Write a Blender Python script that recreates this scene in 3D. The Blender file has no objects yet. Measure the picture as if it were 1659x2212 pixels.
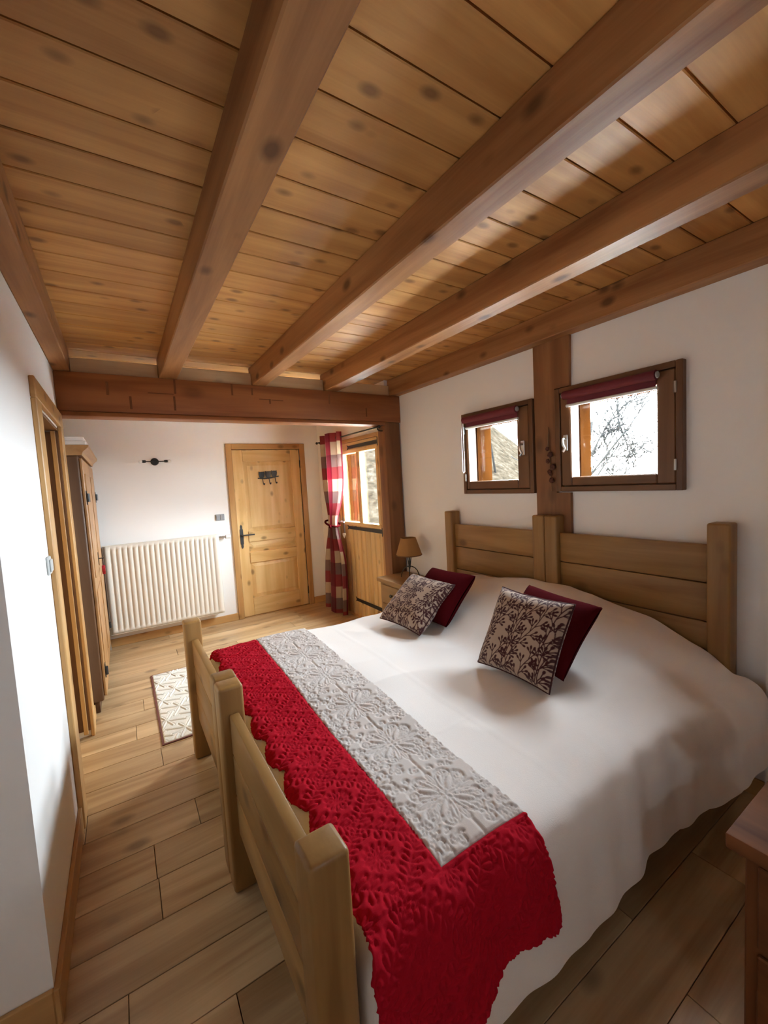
import bpy, bmesh, math, random
import numpy as np
from mathutils import Vector, Matrix, noise
PI = math.pi
rnd = random.Random(7)
SC = bpy.context.scene
COL = SC.collection

# ------------------------------------------------------------------ camera
F_PX, YAW, PITCH, ROLL, CAM_H = 895.98, 0.5638, -0.0730, -0.0558, 1.5721
def make_camera():
    cy, sy, cp, sp = math.cos(YAW), math.sin(YAW), math.cos(PITCH), math.sin(PITCH)
    f = Vector((sy * cp, cy * cp, sp)); r = Vector((cy, -sy, 0)); u = r.cross(f)
    c, s = math.cos(ROLL), math.sin(ROLL)
    r2 = r * c + u * s; u2 = -r * s + u * c
    cd = bpy.data.cameras.new('camera'); co = bpy.data.objects.new('camera', cd); COL.objects.link(co)
    m = Matrix((r2, u2, -f)).transposed().to_4x4(); m.translation = Vector((0, 0, CAM_H)); co.matrix_world = m
    cd.sensor_fit = 'HORIZONTAL'; cd.sensor_width = 36.0; cd.lens = F_PX / 1659 * 36.0; cd.clip_start = 0.02; cd.clip_end = 300
    SC.camera = co
make_camera()
# ------------------------------------------------------------------ world, light, exposure
SKY = 10.0
wd = bpy.data.worlds.new('sky'); SC.world = wd; wd.use_nodes = True
bg = wd.node_tree.nodes['Background']; bg.inputs[0].default_value = (0.85, 0.945, 1.055, 1); bg.inputs[1].default_value = SKY
def portal(name, loc, sx, sz, rz):
    l = bpy.data.lights.new(name, 'AREA'); l.shape = 'RECTANGLE'; l.size = sx; l.size_y = sz; l.cycles.is_portal = True
    o = bpy.data.objects.new(name, l); COL.objects.link(o); o.location = loc
    o.rotation_euler = (PI / 2, 0, rz); return o
# portals only steer sampling of the sky through the three real panes and the added opening behind the camera (they give off nothing themselves)
portal('sky_portal', (2.456, 1.313, 1.763), 0.50, 0.47, PI / 2)
portal('sky_portal', (2.456, 2.209, 1.755), 0.50, 0.46, PI / 2)
portal('sky_portal', (2.303, 4.0625, 1.52), 0.80, 0.81, PI / 2)
portal('sky_portal', (0.615, -1.16, 1.80), 0.25, 0.25, 0)
SC.view_settings.view_transform = 'Standard'; SC.view_settings.look = 'None'
SC.view_settings.exposure = 3.38; SC.view_settings.gamma = 1.0; SC.view_settings.use_curve_mapping = False
cyc = SC.cycles
cyc.max_bounces = 16; cyc.diffuse_bounces = 12; cyc.glossy_bounces = 4; cyc.transparent_max_bounces = 12; cyc.transmission_bounces = 6
cyc.caustics_reflective = False; cyc.caustics_refractive = False; cyc.sample_clamp_indirect = 40.0
cyc.use_denoising = True

# ------------------------------------------------------------------ room numbers
XL, XR, XA, YB, YN = -0.294, 2.41, 2.275, 5.158, 1.54
ZC, ZB, YT, ZT = 2.56, 2.404, 3.408, 2.1455

# ------------------------------------------------------------------ materials
MATS = {}
def _n(nt, t, **k):
    n = nt.nodes.new(t)
    for a, v in k.items(): setattr(n, a, v)
    return n
def base_mat(name, color=(.5, .5, .5), rough=.5, metal=0.0, spec=.5):
    m = bpy.data.materials.new(name); m.use_nodes = True
    b = m.node_tree.nodes['Principled BSDF']
    b.inputs['Base Color'].default_value = (*color, 1); b.inputs['Roughness'].default_value = rough
    b.inputs['Metallic'].default_value = metal; b.inputs['Specular IOR Level'].default_value = spec
    return m, m.node_tree, b
def noisy(name, color, rough=.6, amp=.08, scale=6, bump=0.0, bscale=80, metal=0.0, spec=.4, sheen=0.0):
    """one colour with a faint unevenness and optional fine relief"""
    if name in MATS: return MATS[name]
    m, nt, b = base_mat(name, color, rough, metal, spec); L = nt.links
    tc = _n(nt, 'ShaderNodeTexCoord')
    nz = _n(nt, 'ShaderNodeTexNoise'); nz.inputs['Scale'].default_value = scale; nz.inputs['Detail'].default_value = 4
    L.new(tc.outputs['Object'], nz.inputs['Vector'])
    mx = _n(nt, 'ShaderNodeMix', data_type='RGBA'); mx.inputs[6].default_value = (*[c * (1 - amp) for c in color], 1)
    mx.inputs[7].default_value = (*[min(1, c * (1 + amp)) for c in color], 1)
    L.new(nz.outputs['Fac'], mx.inputs[0]); L.new(mx.outputs[2], b.inputs['Base Color'])
    if bump:
        n2 = _n(nt, 'ShaderNodeTexNoise'); n2.inputs['Scale'].default_value = bscale; n2.inputs['Detail'].default_value = 3
        L.new(tc.outputs['Object'], n2.inputs['Vector'])
        bp = _n(nt, 'ShaderNodeBump'); bp.inputs['Strength'].default_value = bump; bp.inputs['Distance'].default_value = .004
        L.new(n2.outputs['Fac'], bp.inputs['Height']); L.new(bp.outputs['Normal'], b.inputs['Normal'])
    if sheen: b.inputs['Sheen Weight'].default_value = sheen
    MATS[name] = m; return m
def wood(name, light, dark, axis='x', rough=.45, knot=.6, grain=1.0, vary=.12, kscale=1.0, spec=.4):
    """sawn softwood: growth bands along the axis, fine fibre, scattered knots, each piece its own tone"""
    key = name + '_' + axis
    if key in MATS: return MATS[key]
    m, nt, b = base_mat(key, light, rough, 0, spec); L = nt.links
    tc = _n(nt, 'ShaderNodeTexCoord'); oi = _n(nt, 'ShaderNodeObjectInfo')
    mul = _n(nt, 'ShaderNodeVectorMath', operation='SCALE'); mul.inputs[0].default_value = (37.1, 21.7, 53.3)
    L.new(oi.outputs['Random'], mul.inputs['Scale'])
    add = _n(nt, 'ShaderNodeVectorMath', operation='ADD'); L.new(tc.outputs['Object'], add.inputs[0]); L.new(mul.outputs[0], add.inputs[1])
    def mapped(along, across):
        mp = _n(nt, 'ShaderNodeMapping'); s = [across] * 3; s['xyz'.index(axis)] = along
        mp.inputs['Scale'].default_value = s; L.new(add.outputs[0], mp.inputs['Vector']); return mp
    n1 = _n(nt, 'ShaderNodeTexNoise'); n1.inputs['Scale'].default_value = 1; n1.inputs['Detail'].default_value = 5; n1.inputs['Distortion'].default_value = .6
    L.new(mapped(.9, 11).outputs[0], n1.inputs['Vector'])
    n2 = _n(nt, 'ShaderNodeTexNoise'); n2.inputs['Scale'].default_value = 1; n2.inputs['Detail'].default_value = 3
    L.new(mapped(4, 140).outputs[0], n2.inputs['Vector'])
    r1 = _n(nt, 'ShaderNodeMapRange'); r1.inputs['From Min'].default_value = .30; r1.inputs['From Max'].default_value = .70
    L.new(n1.outputs['Fac'], r1.inputs['Value'])
    ma = _n(nt, 'ShaderNodeMath', operation='MULTIPLY_ADD'); L.new(n2.outputs['Fac'], ma.inputs[0]); ma.inputs[1].default_value = .30 * grain
    L.new(r1.outputs[0], ma.inputs[2])
    mx = _n(nt, 'ShaderNodeMix', data_type='RGBA'); mx.inputs[6].default_value = (*light, 1); mx.inputs[7].default_value = (*dark, 1)
    sb = _n(nt, 'ShaderNodeMath', operation='SUBTRACT', use_clamp=True); L.new(ma.outputs[0], sb.inputs[0]); sb.inputs[1].default_value = .15 * grain
    L.new(sb.outputs[0], mx.inputs[0])
    # knots
    vo = _n(nt, 'ShaderNodeTexVoronoi'); vo.inputs['Scale'].default_value = 1; vo.inputs['Randomness'].default_value = 1
    L.new(mapped(4.2 * kscale, 7.0 * kscale).outputs[0], vo.inputs['Vector'])
    kr = _n(nt, 'ShaderNodeMapRange'); kr.inputs['From Min'].default_value = .10; kr.inputs['From Max'].default_value = .25
    kr.inputs['To Min'].default_value = 1; kr.inputs['To Max'].default_value = 0; L.new(vo.outputs['Distance'], kr.inputs['Value'])
    sc = _n(nt, 'ShaderNodeSeparateColor'); L.new(vo.outputs['Color'], sc.inputs[0])
    gt = _n(nt, 'ShaderNodeMath', operation='GREATER_THAN'); L.new(sc.outputs[0], gt.inputs[0]); gt.inputs[1].default_value = .34
    km = _n(nt, 'ShaderNodeMath', operation='MULTIPLY'); L.new(kr.outputs[0], km.inputs[0]); L.new(gt.outputs[0], km.inputs[1])
    km2 = _n(nt, 'ShaderNodeMath', operation='MULTIPLY'); L.new(km.outputs[0], km2.inputs[0]); km2.inputs[1].default_value = knot
    kx = _n(nt, 'ShaderNodeMix', data_type='RGBA'); L.new(km2.outputs[0], kx.inputs[0]); L.new(mx.outputs[2], kx.inputs[6])
    kx.inputs[7].default_value = (dark[0] * .28, dark[1] * .24, dark[2] * .22, 1)
    hv = _n(nt, 'ShaderNodeHueSaturation'); mr = _n(nt, 'ShaderNodeMapRange'); mr.inputs['To Min'].default_value = 1 - vary; mr.inputs['To Max'].default_value = 1 + vary
    L.new(oi.outputs['Random'], mr.inputs['Value']); L.new(mr.outputs[0], hv.inputs['Value']); L.new(kx.outputs[2], hv.inputs['Color'])
    L.new(hv.outputs[0], b.inputs['Base Color'])
    bp = _n(nt, 'ShaderNodeBump'); bp.inputs['Strength'].default_value = .25; bp.inputs['Distance'].default_value = .0015
    L.new(ma.outputs[0], bp.inputs['Height']); L.new(bp.outputs['Normal'], b.inputs['Normal'])
    MATS[key] = m; return m
def attr_mat(name, attr='col', rough=.85, bump=.25, bscale=420, sheen=.2):
    """cloth whose flat print is a colour attribute"""
    m, nt, b = base_mat(name, (.5, .5, .5), rough, 0, .2); L = nt.links
    a = _n(nt, 'ShaderNodeVertexColor', layer_name=attr); L.new(a.outputs['Color'], b.inputs['Base Color'])
    tc = _n(nt, 'ShaderNodeTexCoord'); nz = _n(nt, 'ShaderNodeTexNoise'); nz.inputs['Scale'].default_value = bscale
    L.new(tc.outputs['Object'], nz.inputs['Vector']); bp = _n(nt, 'ShaderNodeBump'); bp.inputs['Strength'].default_value = bump; bp.inputs['Distance'].default_value = .002
    L.new(nz.outputs['Fac'], bp.inputs['Height']); L.new(bp.outputs['Normal'], b.inputs['Normal']); b.inputs['Sheen Weight'].default_value = sheen
    return m
def glass_mat():
    m = bpy.data.materials.new('window_glass'); m.use_nodes = True; nt = m.node_tree; L = nt.links
    for n in list(nt.nodes): nt.nodes.remove(n)
    o = _n(nt, 'ShaderNodeOutputMaterial'); mix = _n(nt, 'ShaderNodeMixShader'); fr = _n(nt, 'ShaderNodeFresnel'); fr.inputs[0].default_value = 1.45
    t = _n(nt, 'ShaderNodeBsdfTransparent'); t.inputs[0].default_value = (.94, .96, .95, 1); g = _n(nt, 'ShaderNodeBsdfGlossy'); g.inputs['Roughness'].default_value = .02
    ge = _n(nt, 'ShaderNodeNewGeometry'); mr = _n(nt, 'ShaderNodeMapRange'); mr.inputs['To Min'].default_value = 1.45; mr.inputs['To Max'].default_value = 1 / 1.45
    L.new(ge.outputs['Backfacing'], mr.inputs['Value']); L.new(mr.outputs[0], fr.inputs[0])
    L.new(fr.outputs[0], mix.inputs[0]); L.new(t.outputs[0], mix.inputs[1]); L.new(g.outputs[0], mix.inputs[2]); L.new(mix.outputs[0], o.inputs[0]); return m

M_WALL = noisy('white_plaster', (.89, .88, .862), .9, .025, 1.4, bump=.10, bscale=60, spec=.2)
def ceil_w(ax): return wood('ceiling_pine', (.64, .345, .112), (.40, .178, .048), ax, .5, .68, 1.3, .13, 1.5)
def beam_w(ax): return wood('beam_spruce', (.46, .225, .086), (.22, .085, .028), ax, .5, .75, 1.3, .06, 1.1)
def cross_w(ax): return wood('cross_beam_spruce', (.38, .145, .045), (.22, .072, .021), ax, .5, .4, .7, .05, .6)
def post_w(ax): return wood('post_larch', (.30, .135, .052), (.16, .062, .022), ax, .5, .5, .8, .05, .8)
def door_w(ax): return wood('honey_pine', (.82, .59, .285), (.66, .41, .155), ax, .38, .7, .8, .07, 1.3)
def case_w(ax): return wood('casing_pine', (.60, .36, .14), (.43, .22, .075), ax, .4, .55, .8, .06, 1.2)
def bed_w(ax): return wood('waxed_bed_pine', (.37, .205, .068), (.225, .110, .031), ax, .40, .65, .9, .07, .9, .35)
def frame_w(ax): return wood('window_frame_wood', (.20, .092, .036), (.11, .045, .017), ax, .42, .25, .7, .05)
def floor_w(ax): return wood('oak_floor', (.63, .44, .24), (.35, .205, .09), ax, .36, .55, 1.2, .10, .9, .45)
def chest_w(ax): return wood('reddish_chest_wood', (.22, .085, .03), (.12, .04, .014), ax, .6, .4, .8, .05, 1, .2)
def night_w(ax): return wood('nightstand_oak', (.40, .25, .115), (.27, .15, .062), ax, .45, .4, .8, .05)
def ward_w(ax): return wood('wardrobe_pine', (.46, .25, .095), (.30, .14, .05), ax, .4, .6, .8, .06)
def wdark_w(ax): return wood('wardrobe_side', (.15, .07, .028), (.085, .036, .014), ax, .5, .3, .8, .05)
def cream_w(ax): return wood('limed_pine', (.62, .45, .26), (.48, .31, .16), ax, .6, .5, .7, .05)
def out_w(ax): return wood('darkened_orange_larch', (.026, .0085, .0018), (.017, .0050, .0010), ax, .95, .4, .8, .05, 1, 0.0)  # far darker than real larch: dimmer outdoor light put into the colour
M_IRON = noisy('black_iron', (.022, .02, .019), .42, .2, 30, bump=.2, bscale=90, spec=.5)
M_IRONG = noisy('grey_forged_iron', (.05, .05, .052), .45, .2, 30, bump=.2, bscale=90)
M_STEEL = noisy('brushed_steel', (.55, .54, .52), .3, .05, 40, metal=.9)
M_RAD = noisy('radiator_enamel', (.80, .755, .665), .35, .015, 3, spec=.5)
M_WPLAST = noisy('white_plastic', (.82, .82, .80), .4, .02, 5)
M_GPLAST = noisy('grey_plastic', (.33, .34, .35), .45, .04, 6)
M_SHEET = noisy('white_cotton', (.83, .795, .765), .92, .02, 3, bump=.16, bscale=260, spec=.15, sheen=.15)
M_RED = noisy('red_quilted_cotton', (.40, .006, .018), .9, .10, 25, bump=.15, bscale=350, spec=.06, sheen=0)
M_GREYQ = noisy('grey_quilted_cotton', (.56, .50, .465), .75, .03, 20, bump=.12, bscale=350, spec=.25, sheen=.2)
M_MAROON = noisy('maroon_velvet', (.060, .0028, .0045), .9, .15, 20, bump=.2, bscale=300, spec=.03, sheen=0)
M_PIPE = noisy('dark_red_piping', (.05, .008, .008), .8, .1, 30)
M_DARK = noisy('dark_fabric', (.02, .018, .017), .9, .1, 10)
M_MATT = noisy('mattress_ticking', (.62, .60, .57), .9, .04, 15, bump=.2, bscale=120)
M_BLIND = noisy('burgundy_blind_cloth', (.16, .022, .032), .7, .06, 12, bump=.1, bscale=300)
M_RUG = noisy('cream_rug_pile', (.74, .715, .64), .95, .04, 60, bump=.5, bscale=260, spec=.1, sheen=.2)
M_RUGE = noisy('rug_edge_brown', (.16, .055, .042), .9, .1, 60)
M_SHADE = noisy('ochre_lamp_shade', (.34, .175, .055), .8, .08, 14, bump=.2, bscale=160)
M_HEARTW = noisy('white_heart_paint', (.8, .76, .68), .6, .05, 10)
M_HEARTR = noisy('red_heart_felt', (.40, .02, .03), .8, .1, 30)
M_BUD = noisy('dried_bud_brown', (.10, .035, .022), .8, .25, 40, bump=.5, bscale=90)
M_TWIG = noisy('twine_brown', (.22, .12, .06), .8, .15, 40)
M_PAPER = noisy('white_card', (.80, .78, .74), .7, .03, 8)
M_BULB = noisy('frosted_bulb', (.85, .84, .80), .25, .02, 5)
M_BARK = noisy('darkened_bark', (.0095, .0092, .0088), .9, .3, 9, spec=0)  # bark colour set far below natural, standing in for dimmer outdoor light
M_GLASS = glass_mat()
def hill_mat():
    m, nt, b = base_mat('darkened_leaf_litter', (.05, .04, .03), 1, 0, 0); L = nt.links
    tc = _n(nt, 'ShaderNodeTexCoord'); n1 = _n(nt, 'ShaderNodeTexNoise'); n1.inputs['Scale'].default_value = 3.2; n1.inputs['Detail'].default_value = 9; n1.inputs['Roughness'].default_value = .8
    L.new(tc.outputs['Object'], n1.inputs['Vector'])
    r = _n(nt, 'ShaderNodeValToRGB'); e = r.color_ramp.elements
    e[0].position = .36; e[0].color = (.0040, .0036, .0028, 1); e[1].position = .66; e[1].color = (.022, .0185, .0145, 1)  # leaf tones darkened well below real ones so the daylight doesn't burn them out
    x = r.color_ramp.elements.new(.5); x.color = (.0115, .0088, .0060, 1)
    L.new(n1.outputs['Fac'], r.inputs[0]); L.new(r.outputs[0], b.inputs['Base Color']); return m
M_HILL = hill_mat()

# ------------------------------------------------------------------ builders
ORG = {}
def tag(o, label=None, cat=None, group=None, kind=None):
    for k, v in (('label', label), ('category', cat), ('group', group), ('kind', kind)):
        if v: o[k] = v
    return o
def thing(name, label, cat, loc, group=None, kind=None):
    o = bpy.data.objects.new(name, None); COL.objects.link(o); o.location = loc; o.empty_display_size = .1
    ORG[o.name] = Vector(loc); return tag(o, label, cat, group, kind)
class MB:
    """collects solids given in world metres and links them as one mesh object"""
    def __init__(s): s.bm = bmesh.new()
    def box(s, x0, x1, y0, y1, z0, z1, bev=0.0, seg=1):
        vs = [s.bm.verts.new((x, y, z)) for z in (z0, z1) for y in (y0, y1) for x in (x0, x1)]
        fs = [s.bm.faces.new([vs[i] for i in q]) for q in ((0, 2, 3, 1), (4, 5, 7, 6), (0, 1, 5, 4), (2, 6, 7, 3), (0, 4, 6, 2), (1, 3, 7, 5))]
        if bev: bmesh.ops.bevel(s.bm, geom=list({e for f in fs for e in f.edges}), offset=bev, segments=seg, affect='EDGES', profile=.5)
        return s
    def prism(s, pts, axis, a, b, bev=0.0):
        """closed 2-D outline swept along an axis; pts in the other two axes' order (x,y,z without it)"""
        i = 'xyz'.index(axis); rows = []
        for h in (a, b):
            row = []
            for p in pts:
                v = list(p); v.insert(i, h); row.append(s.bm.verts.new(v))
            rows.append(row)
        n = len(pts); fs = [s.bm.faces.new(rows[0]), s.bm.faces.new(rows[1])]
        for k in range(n): fs.append(s.bm.faces.new((rows[0][k], rows[0][(k + 1) % n], rows[1][(k + 1) % n], rows[1][k])))
        bmesh.ops.recalc_face_normals(s.bm, faces=fs)
        if bev: bmesh.ops.bevel(s.bm, geom=list({e for f in fs[:2] for e in f.edges}), offset=bev, segments=2, affect='EDGES')
        return s
    def tube(s, pts, r, seg=8, caps=True):
        pts = [Vector(p) for p in pts]; rs = r if isinstance(r, (list, tuple)) else [r] * len(pts); rings = []; up = None
        for i, p in enumerate(pts):
            t = (pts[min(i + 1, len(pts) - 1)] - pts[max(i - 1, 0)]).normalized()
            if up is None: up = t.orthogonal().normalized()
            up = (up - t * up.dot(t)); up = up.normalized() if up.length > 1e-6 else t.orthogonal().normalized()
            w = t.cross(up)
            rings.append([s.bm.verts.new(p + (up * math.cos(2 * PI * k / seg) + w * math.sin(2 * PI * k / seg)) * rs[i]) for k in range(seg)])
        for a, b in zip(rings, rings[1:]):
            for k in range(seg): s.bm.faces.new((a[k], a[(k + 1) % seg], b[(k + 1) % seg], b[k]))
        if caps: s.bm.faces.new(rings[0][::-1]); s.bm.faces.new(rings[-1])
        return s
    def lathe(s, prof, c, axis='z', seg=20):
        rings = []
        for r, h in prof:
            ring = []
            for k in range(seg):
                a = 2 * PI * k / seg; p = [r * math.cos(a), r * math.sin(a)]; p.insert('xyz'.index(axis), h)
                ring.append(s.bm.verts.new(Vector(p) + Vector(c)))
            rings.append(ring)
        fs = []
        for a, b in zip(rings, rings[1:]):
            for k in range(seg): fs.append(s.bm.faces.new((a[k], a[(k + 1) % seg], b[(k + 1) % seg], b[k])))
        fs.append(s.bm.faces.new(rings[0][::-1])); fs.append(s.bm.faces.new(rings[-1])); bmesh.ops.recalc_face_normals(s.bm, faces=fs); return s
    def ball(s, c, r, sx=1, sy=1, sz=1, u=10, v=7):
        bmesh.ops.create_uvsphere(s.bm, u_segments=u, v_segments=v, radius=r, matrix=Matrix.Translation(c) @ Matrix.Diagonal((sx, sy, sz, 1))); return s
    def build(s, name, mat, parent=None, smooth=False, label=None, **kw):
        me = bpy.data.meshes.new(name)
        org = ORG.get(parent.name, Vector()) if parent else Vector()
        if org.length: bmesh.ops.translate(s.bm, verts=s.bm.verts, vec=-org)
        s.bm.normal_update(); s.bm.to_mesh(me); s.bm.free()
        return finish(name, me, mat, parent, org, smooth, label, **kw)
def finish(name, me, mat, parent, org, smooth, label=None, **kw):
    for m in (mat if isinstance(mat, (list, tuple)) else [mat]): me.materials.append(m)
    if smooth:
        for p in me.polygons: p.use_smooth = True
    o = bpy.data.objects.new(name, me); COL.objects.link(o)
    if parent: o.parent = parent
    ORG[o.name] = org
    return tag(o, label, **kw)
def autosm(o, ang=35):
    for p in o.data.polygons: p.use_smooth = True
    o.data.set_sharp_from_angle(angle=math.radians(ang)); return o
def box(name, mat, parent, x0, x1, y0, y1, z0, z1, bev=.002, seg=1, label=None, **kw):
    o = MB().box(x0, x1, y0, y1, z0, z1, bev, seg).build(name, mat, parent, label=label, **kw)
    if seg > 1: autosm(o)
    return o
def grid_mesh(name, P, mat, parent=None, keep=None, color=None, smooth=True, label=None, mats=None, **kw):
    """P: (nu, nv, 3) array of world points -> a mesh; keep: (nu-1, nv-1) bool of faces"""
    nu, nv = P.shape[:2]; org = ORG.get(parent.name, Vector()) if parent else Vector()
    idx = np.arange(nu * nv).reshape(nu, nv)
    q = np.stack([idx[:-1, :-1], idx[1:, :-1], idx[1:, 1:], idx[:-1, 1:]], -1)
    q = q[keep] if keep is not None else q.reshape(-1, 4)
    used = np.unique(q); remap = -np.ones(nu * nv, int); remap[used] = np.arange(len(used)); q = remap[q]
    V = P.reshape(-1, 3)[used] - np.array(org)
    me = bpy.data.meshes.new(name); me.vertices.add(len(V)); me.vertices.foreach_set('co', V.astype(np.float32).ravel())
    me.loops.add(q.size); me.loops.foreach_set('vertex_index', q.ravel().astype(np.int32))
    me.polygons.add(len(q)); me.polygons.foreach_set('loop_start', np.arange(0, q.size, 4, dtype=np.int32))
    me.update(calc_edges=True)
    if color is not None:
        ca = me.color_attributes.new('col', 'FLOAT_COLOR', 'POINT')
        c = np.ones((len(V), 4), np.float32); c[:, :3] = color.reshape(-1, 3)[used]; ca.data.foreach_set('color', c.ravel())
    return finish(name, me, mat, parent, org, smooth, label, **kw)
def slab_with_holes(name, axis, a, b, us, vs, holes, mat, **kw):
    """wall of one connected mesh; us, vs: cut positions; holes: (u0,u1,v0,v1); axis: its normal"""
    us = sorted(set(us + [h[0] for h in holes] + [h[1] for h in holes])); vs = sorted(set(vs + [h[2] for h in holes] + [h[3] for h in holes]))
    bm = bmesh.new(); cache = {}
    def V(u, v, h):
        k = (u, v, h)
        if k not in cache:
            p = {'x': (h, u, v), 'y': (u, h, v), 'z': (u, v, h)}[axis]; cache[k] = bm.verts.new(p)
        return cache[k]
    def solid(i, j):
        if i < 0 or j < 0 or i >= len(us) - 1 or j >= len(vs) - 1: return False
        cu, cv = (us[i] + us[i + 1]) / 2, (vs[j] + vs[j + 1]) / 2
        return not any(h[0] < cu < h[1] and h[2] < cv < h[3] for h in holes)
    for i in range(len(us) - 1):
        for j in range(len(vs) - 1):
            if not solid(i, j): continue
            u0, u1, v0, v1 = us[i], us[i + 1], vs[j], vs[j + 1]
            for h in (a, b): bm.faces.new([V(u0, v0, h), V(u1, v0, h), V(u1, v1, h), V(u0, v1, h)])
            for di, dj, p, q in ((-1, 0, (u0, v0), (u0, v1)), (1, 0, (u1, v0), (u1, v1)), (0, -1, (u0, v0), (u1, v0)), (0, 1, (u0, v1), (u1, v1))):
                if not solid(i + di, j + dj): bm.faces.new([V(*p, a), V(*q, a), V(*q, b), V(*p, b)])
    bmesh.ops.recalc_face_normals(bm, faces=bm.faces)
    me = bpy.data.meshes.new(name); bm.to_mesh(me); bm.free(); return finish(name, me, mat, None, Vector(), False, **kw)
def sst(a, b, x):
    t = np.clip((np.asarray(x, float) - a) / (b - a), 0, 1); return t * t * (3 - 2 * t)

# ------------------------------------------------------------------ room shell
ST = dict(kind='structure')
fl = MB().box(-1.75, 2.62, -1.15, YB + .142, -.16, -.022).build('floor', noisy('joint_brown', (.10, .06, .03), .9), None, label='oak plank floor of the whole bedroom', cat='floor', **ST)
PW = .1965
def floor_planks():
    cache = {}
    j = 0; y0 = .5125 - 8 * PW
    rows = []
    while y0 < YB:
        rows.append(y0); y0 += PW
    for k, y in enumerate(rows):
        off = {14: .0, 15: -.005, 12: -.112, 11: .174, 19: .08}.get(k)
        start = (-1.72 if off is None else off - 1.2 * 2)
        if off is None: start = -1.72 - rnd.random() * 1.15
        ya, yb_ = max(y, -1.14), min(y + PW, YB)
        if yb_ - ya < .02: continue
        x = start
        while x < 2.55:
            xa, xb = max(x, -1.74), min(x + 1.2, 2.56); x += 1.2
            if xb - xa < .03: continue
            key = (round(xb - xa, 3), round(yb_ - ya, 3))
            if key not in cache:
                m = MB().box(.0012, key[0] - .0012, .0014, key[1] - .0014, -.022, 0, .0012)
                o = m.build('plank', floor_w('x'), fl); cache[key] = o.data
            else:
                o = bpy.data.objects.new('plank', cache[key]); COL.objects.link(o); o.parent = fl; ORG[o.name] = Vector()
            o.location = (xa, ya, 0)
floor_planks()
slab_with_holes('wall_back', 'y', YB, YB + .14, [-1.2, 2.62], [0, 2.66], [(1.145, 2.022, -.001, 2.062)], M_WALL, label='white plaster wall behind the radiator and pine door', cat='wall', **ST)
slab_with_holes('wall_right', 'x', XR, XR + .17, [-1.15, 3.47], [0, 2.66], [(.985, 1.625, 1.475, 2.065), (1.865, 2.48, 1.468, 2.045)], M_WALL, label='white plaster wall behind the two headboards', cat='wall', **ST)
slab_with_holes('wall_right_alcove', 'x', XA, XA + .17, [3.47, YB], [0, 2.66], [(3.552, 4.56, -.001, 2.082)], M_WALL, label='white wall around the half-glazed terrace door', cat='wall', **ST)
slab_with_holes('wall_left', 'x', XL - .16, XL, [YN, 3.60], [0, 2.66], [(2.50, 3.325, -.001, 2.02)], M_WALL, label='brightly lit white wall with the open doorway', cat='wall', **ST)
MB().box(-1.75, XL - .16, YN, YN + .12, 0, 2.66).build('wall_left_return', M_WALL, None, label='shaded white wall turning the corner near the camera', cat='wall', **ST)
MB().box(-1.75, -1.62, -1.15, YN, 0, 2.66).build('wall_left_passage', M_WALL, None, label='white wall of the passage beside the camera', cat='wall', **ST)
slab_with_holes('wall_front', 'y', -1.15, -1.02, [-1.62, XR], [0, 2.66], [(.53, .70, 1.715, 1.885)], M_WALL, label='white wall behind the camera', cat='wall', **ST)  # small unseen opening, added and sized to let in fill daylight
MB().box(1.0, 2.2, YB + .142, YB + .19, -.16, 2.3).build('wall_hall', noisy('dim_hall', (.10, .07, .05), .9), None, label='unseen dark backing slab added behind the pine door to stop light leaks', cat='wall', **ST)  # added slab out of view, keeps outside light from leaking round the door
MB().box(-1.2, -1.08, YN + .12, YB, 0, 2.66).build('wall_left_outer', M_WALL, None, label='white wall behind the recessed wardrobe and the doorway', cat='wall', **ST)
MB().box(XR - .032, XR, .30, .627, .02, ZB).build('wall_right_nib', M_WALL, None, label='narrow white wall nib at the edge beside the bed', cat='wall', **ST)
ce = MB().box(-1.75, 2.62, -1.15, 5.30, ZC + .022, ZC + .16).build('ceiling', noisy('joint_dark', (.05, .025, .012), .9), None, label='pine board ceiling above the beams', cat='ceiling', **ST)
def ceiling_boards():
    pitch = .1645; y = 1.0 - 13 * pitch; me = None
    while y < YB:
        ya, yb_ = max(y, -1.14), min(y + pitch, YB); y += pitch
        if yb_ - ya < .03: continue
        L = yb_ - ya
        if me is None or abs(L - pitch) > 1e-4:
            c = .003
            pts = [(.0026, 0.022), (.0026, c), (c + .0026, 0), (L - c - .0026, 0), (L - .0026, c), (L - .0026, .022)]
            o = MB().prism(pts, 'x', -1.745, 2.61).build('board', ceil_w('x'), ce)
            if abs(L - pitch) < 1e-4: me = o.data
        else:
            o = bpy.data.objects.new('board', me); COL.objects.link(o); o.parent = ce; ORG[o.name] = Vector()
        o.location = (0, ya, ZC)
ceiling_boards()
BE = 'exposed ceiling beams running towards the back wall'
def beam(x0, x1, label, y0=-1.02, y1=YT + .10, z0=ZB):
    return autosm(MB().box(x0, x1, y0, y1, z0, ZC, .005, 1).build('ceiling_beam', beam_w('y'), None, label=label, cat='beam', group=BE, **ST))
beam(XL, -.205, 'slim ceiling beam lying along the top of the doorway wall')
beam(.312, .428, 'ceiling beam above the footboards, second from the doorway wall')
beam(.977, 1.083, 'ceiling beam crossing above the middle of the bed')
beam(1.612, 1.735, 'knotty ceiling beam above the cushions')
beam(2.312, XR, 'ceiling beam lying against the wall above the two windows')
xb = thing('cross_beam', 'dark red-brown cross beam with carved marks above the alcove opening', 'beam', (XL, YT, ZT), **ST)
autosm(MB().box(XL, XR, YT, YT + .15, ZT, ZB, .008, 2).build('timber', cross_w('x'), xb))
autosm(MB().box(XL, 2.225, YT - .006, YT + .14, ZT - .03, ZT - .001, .004, 2).build('lower_moulding', cross_w('x'), xb))
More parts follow.
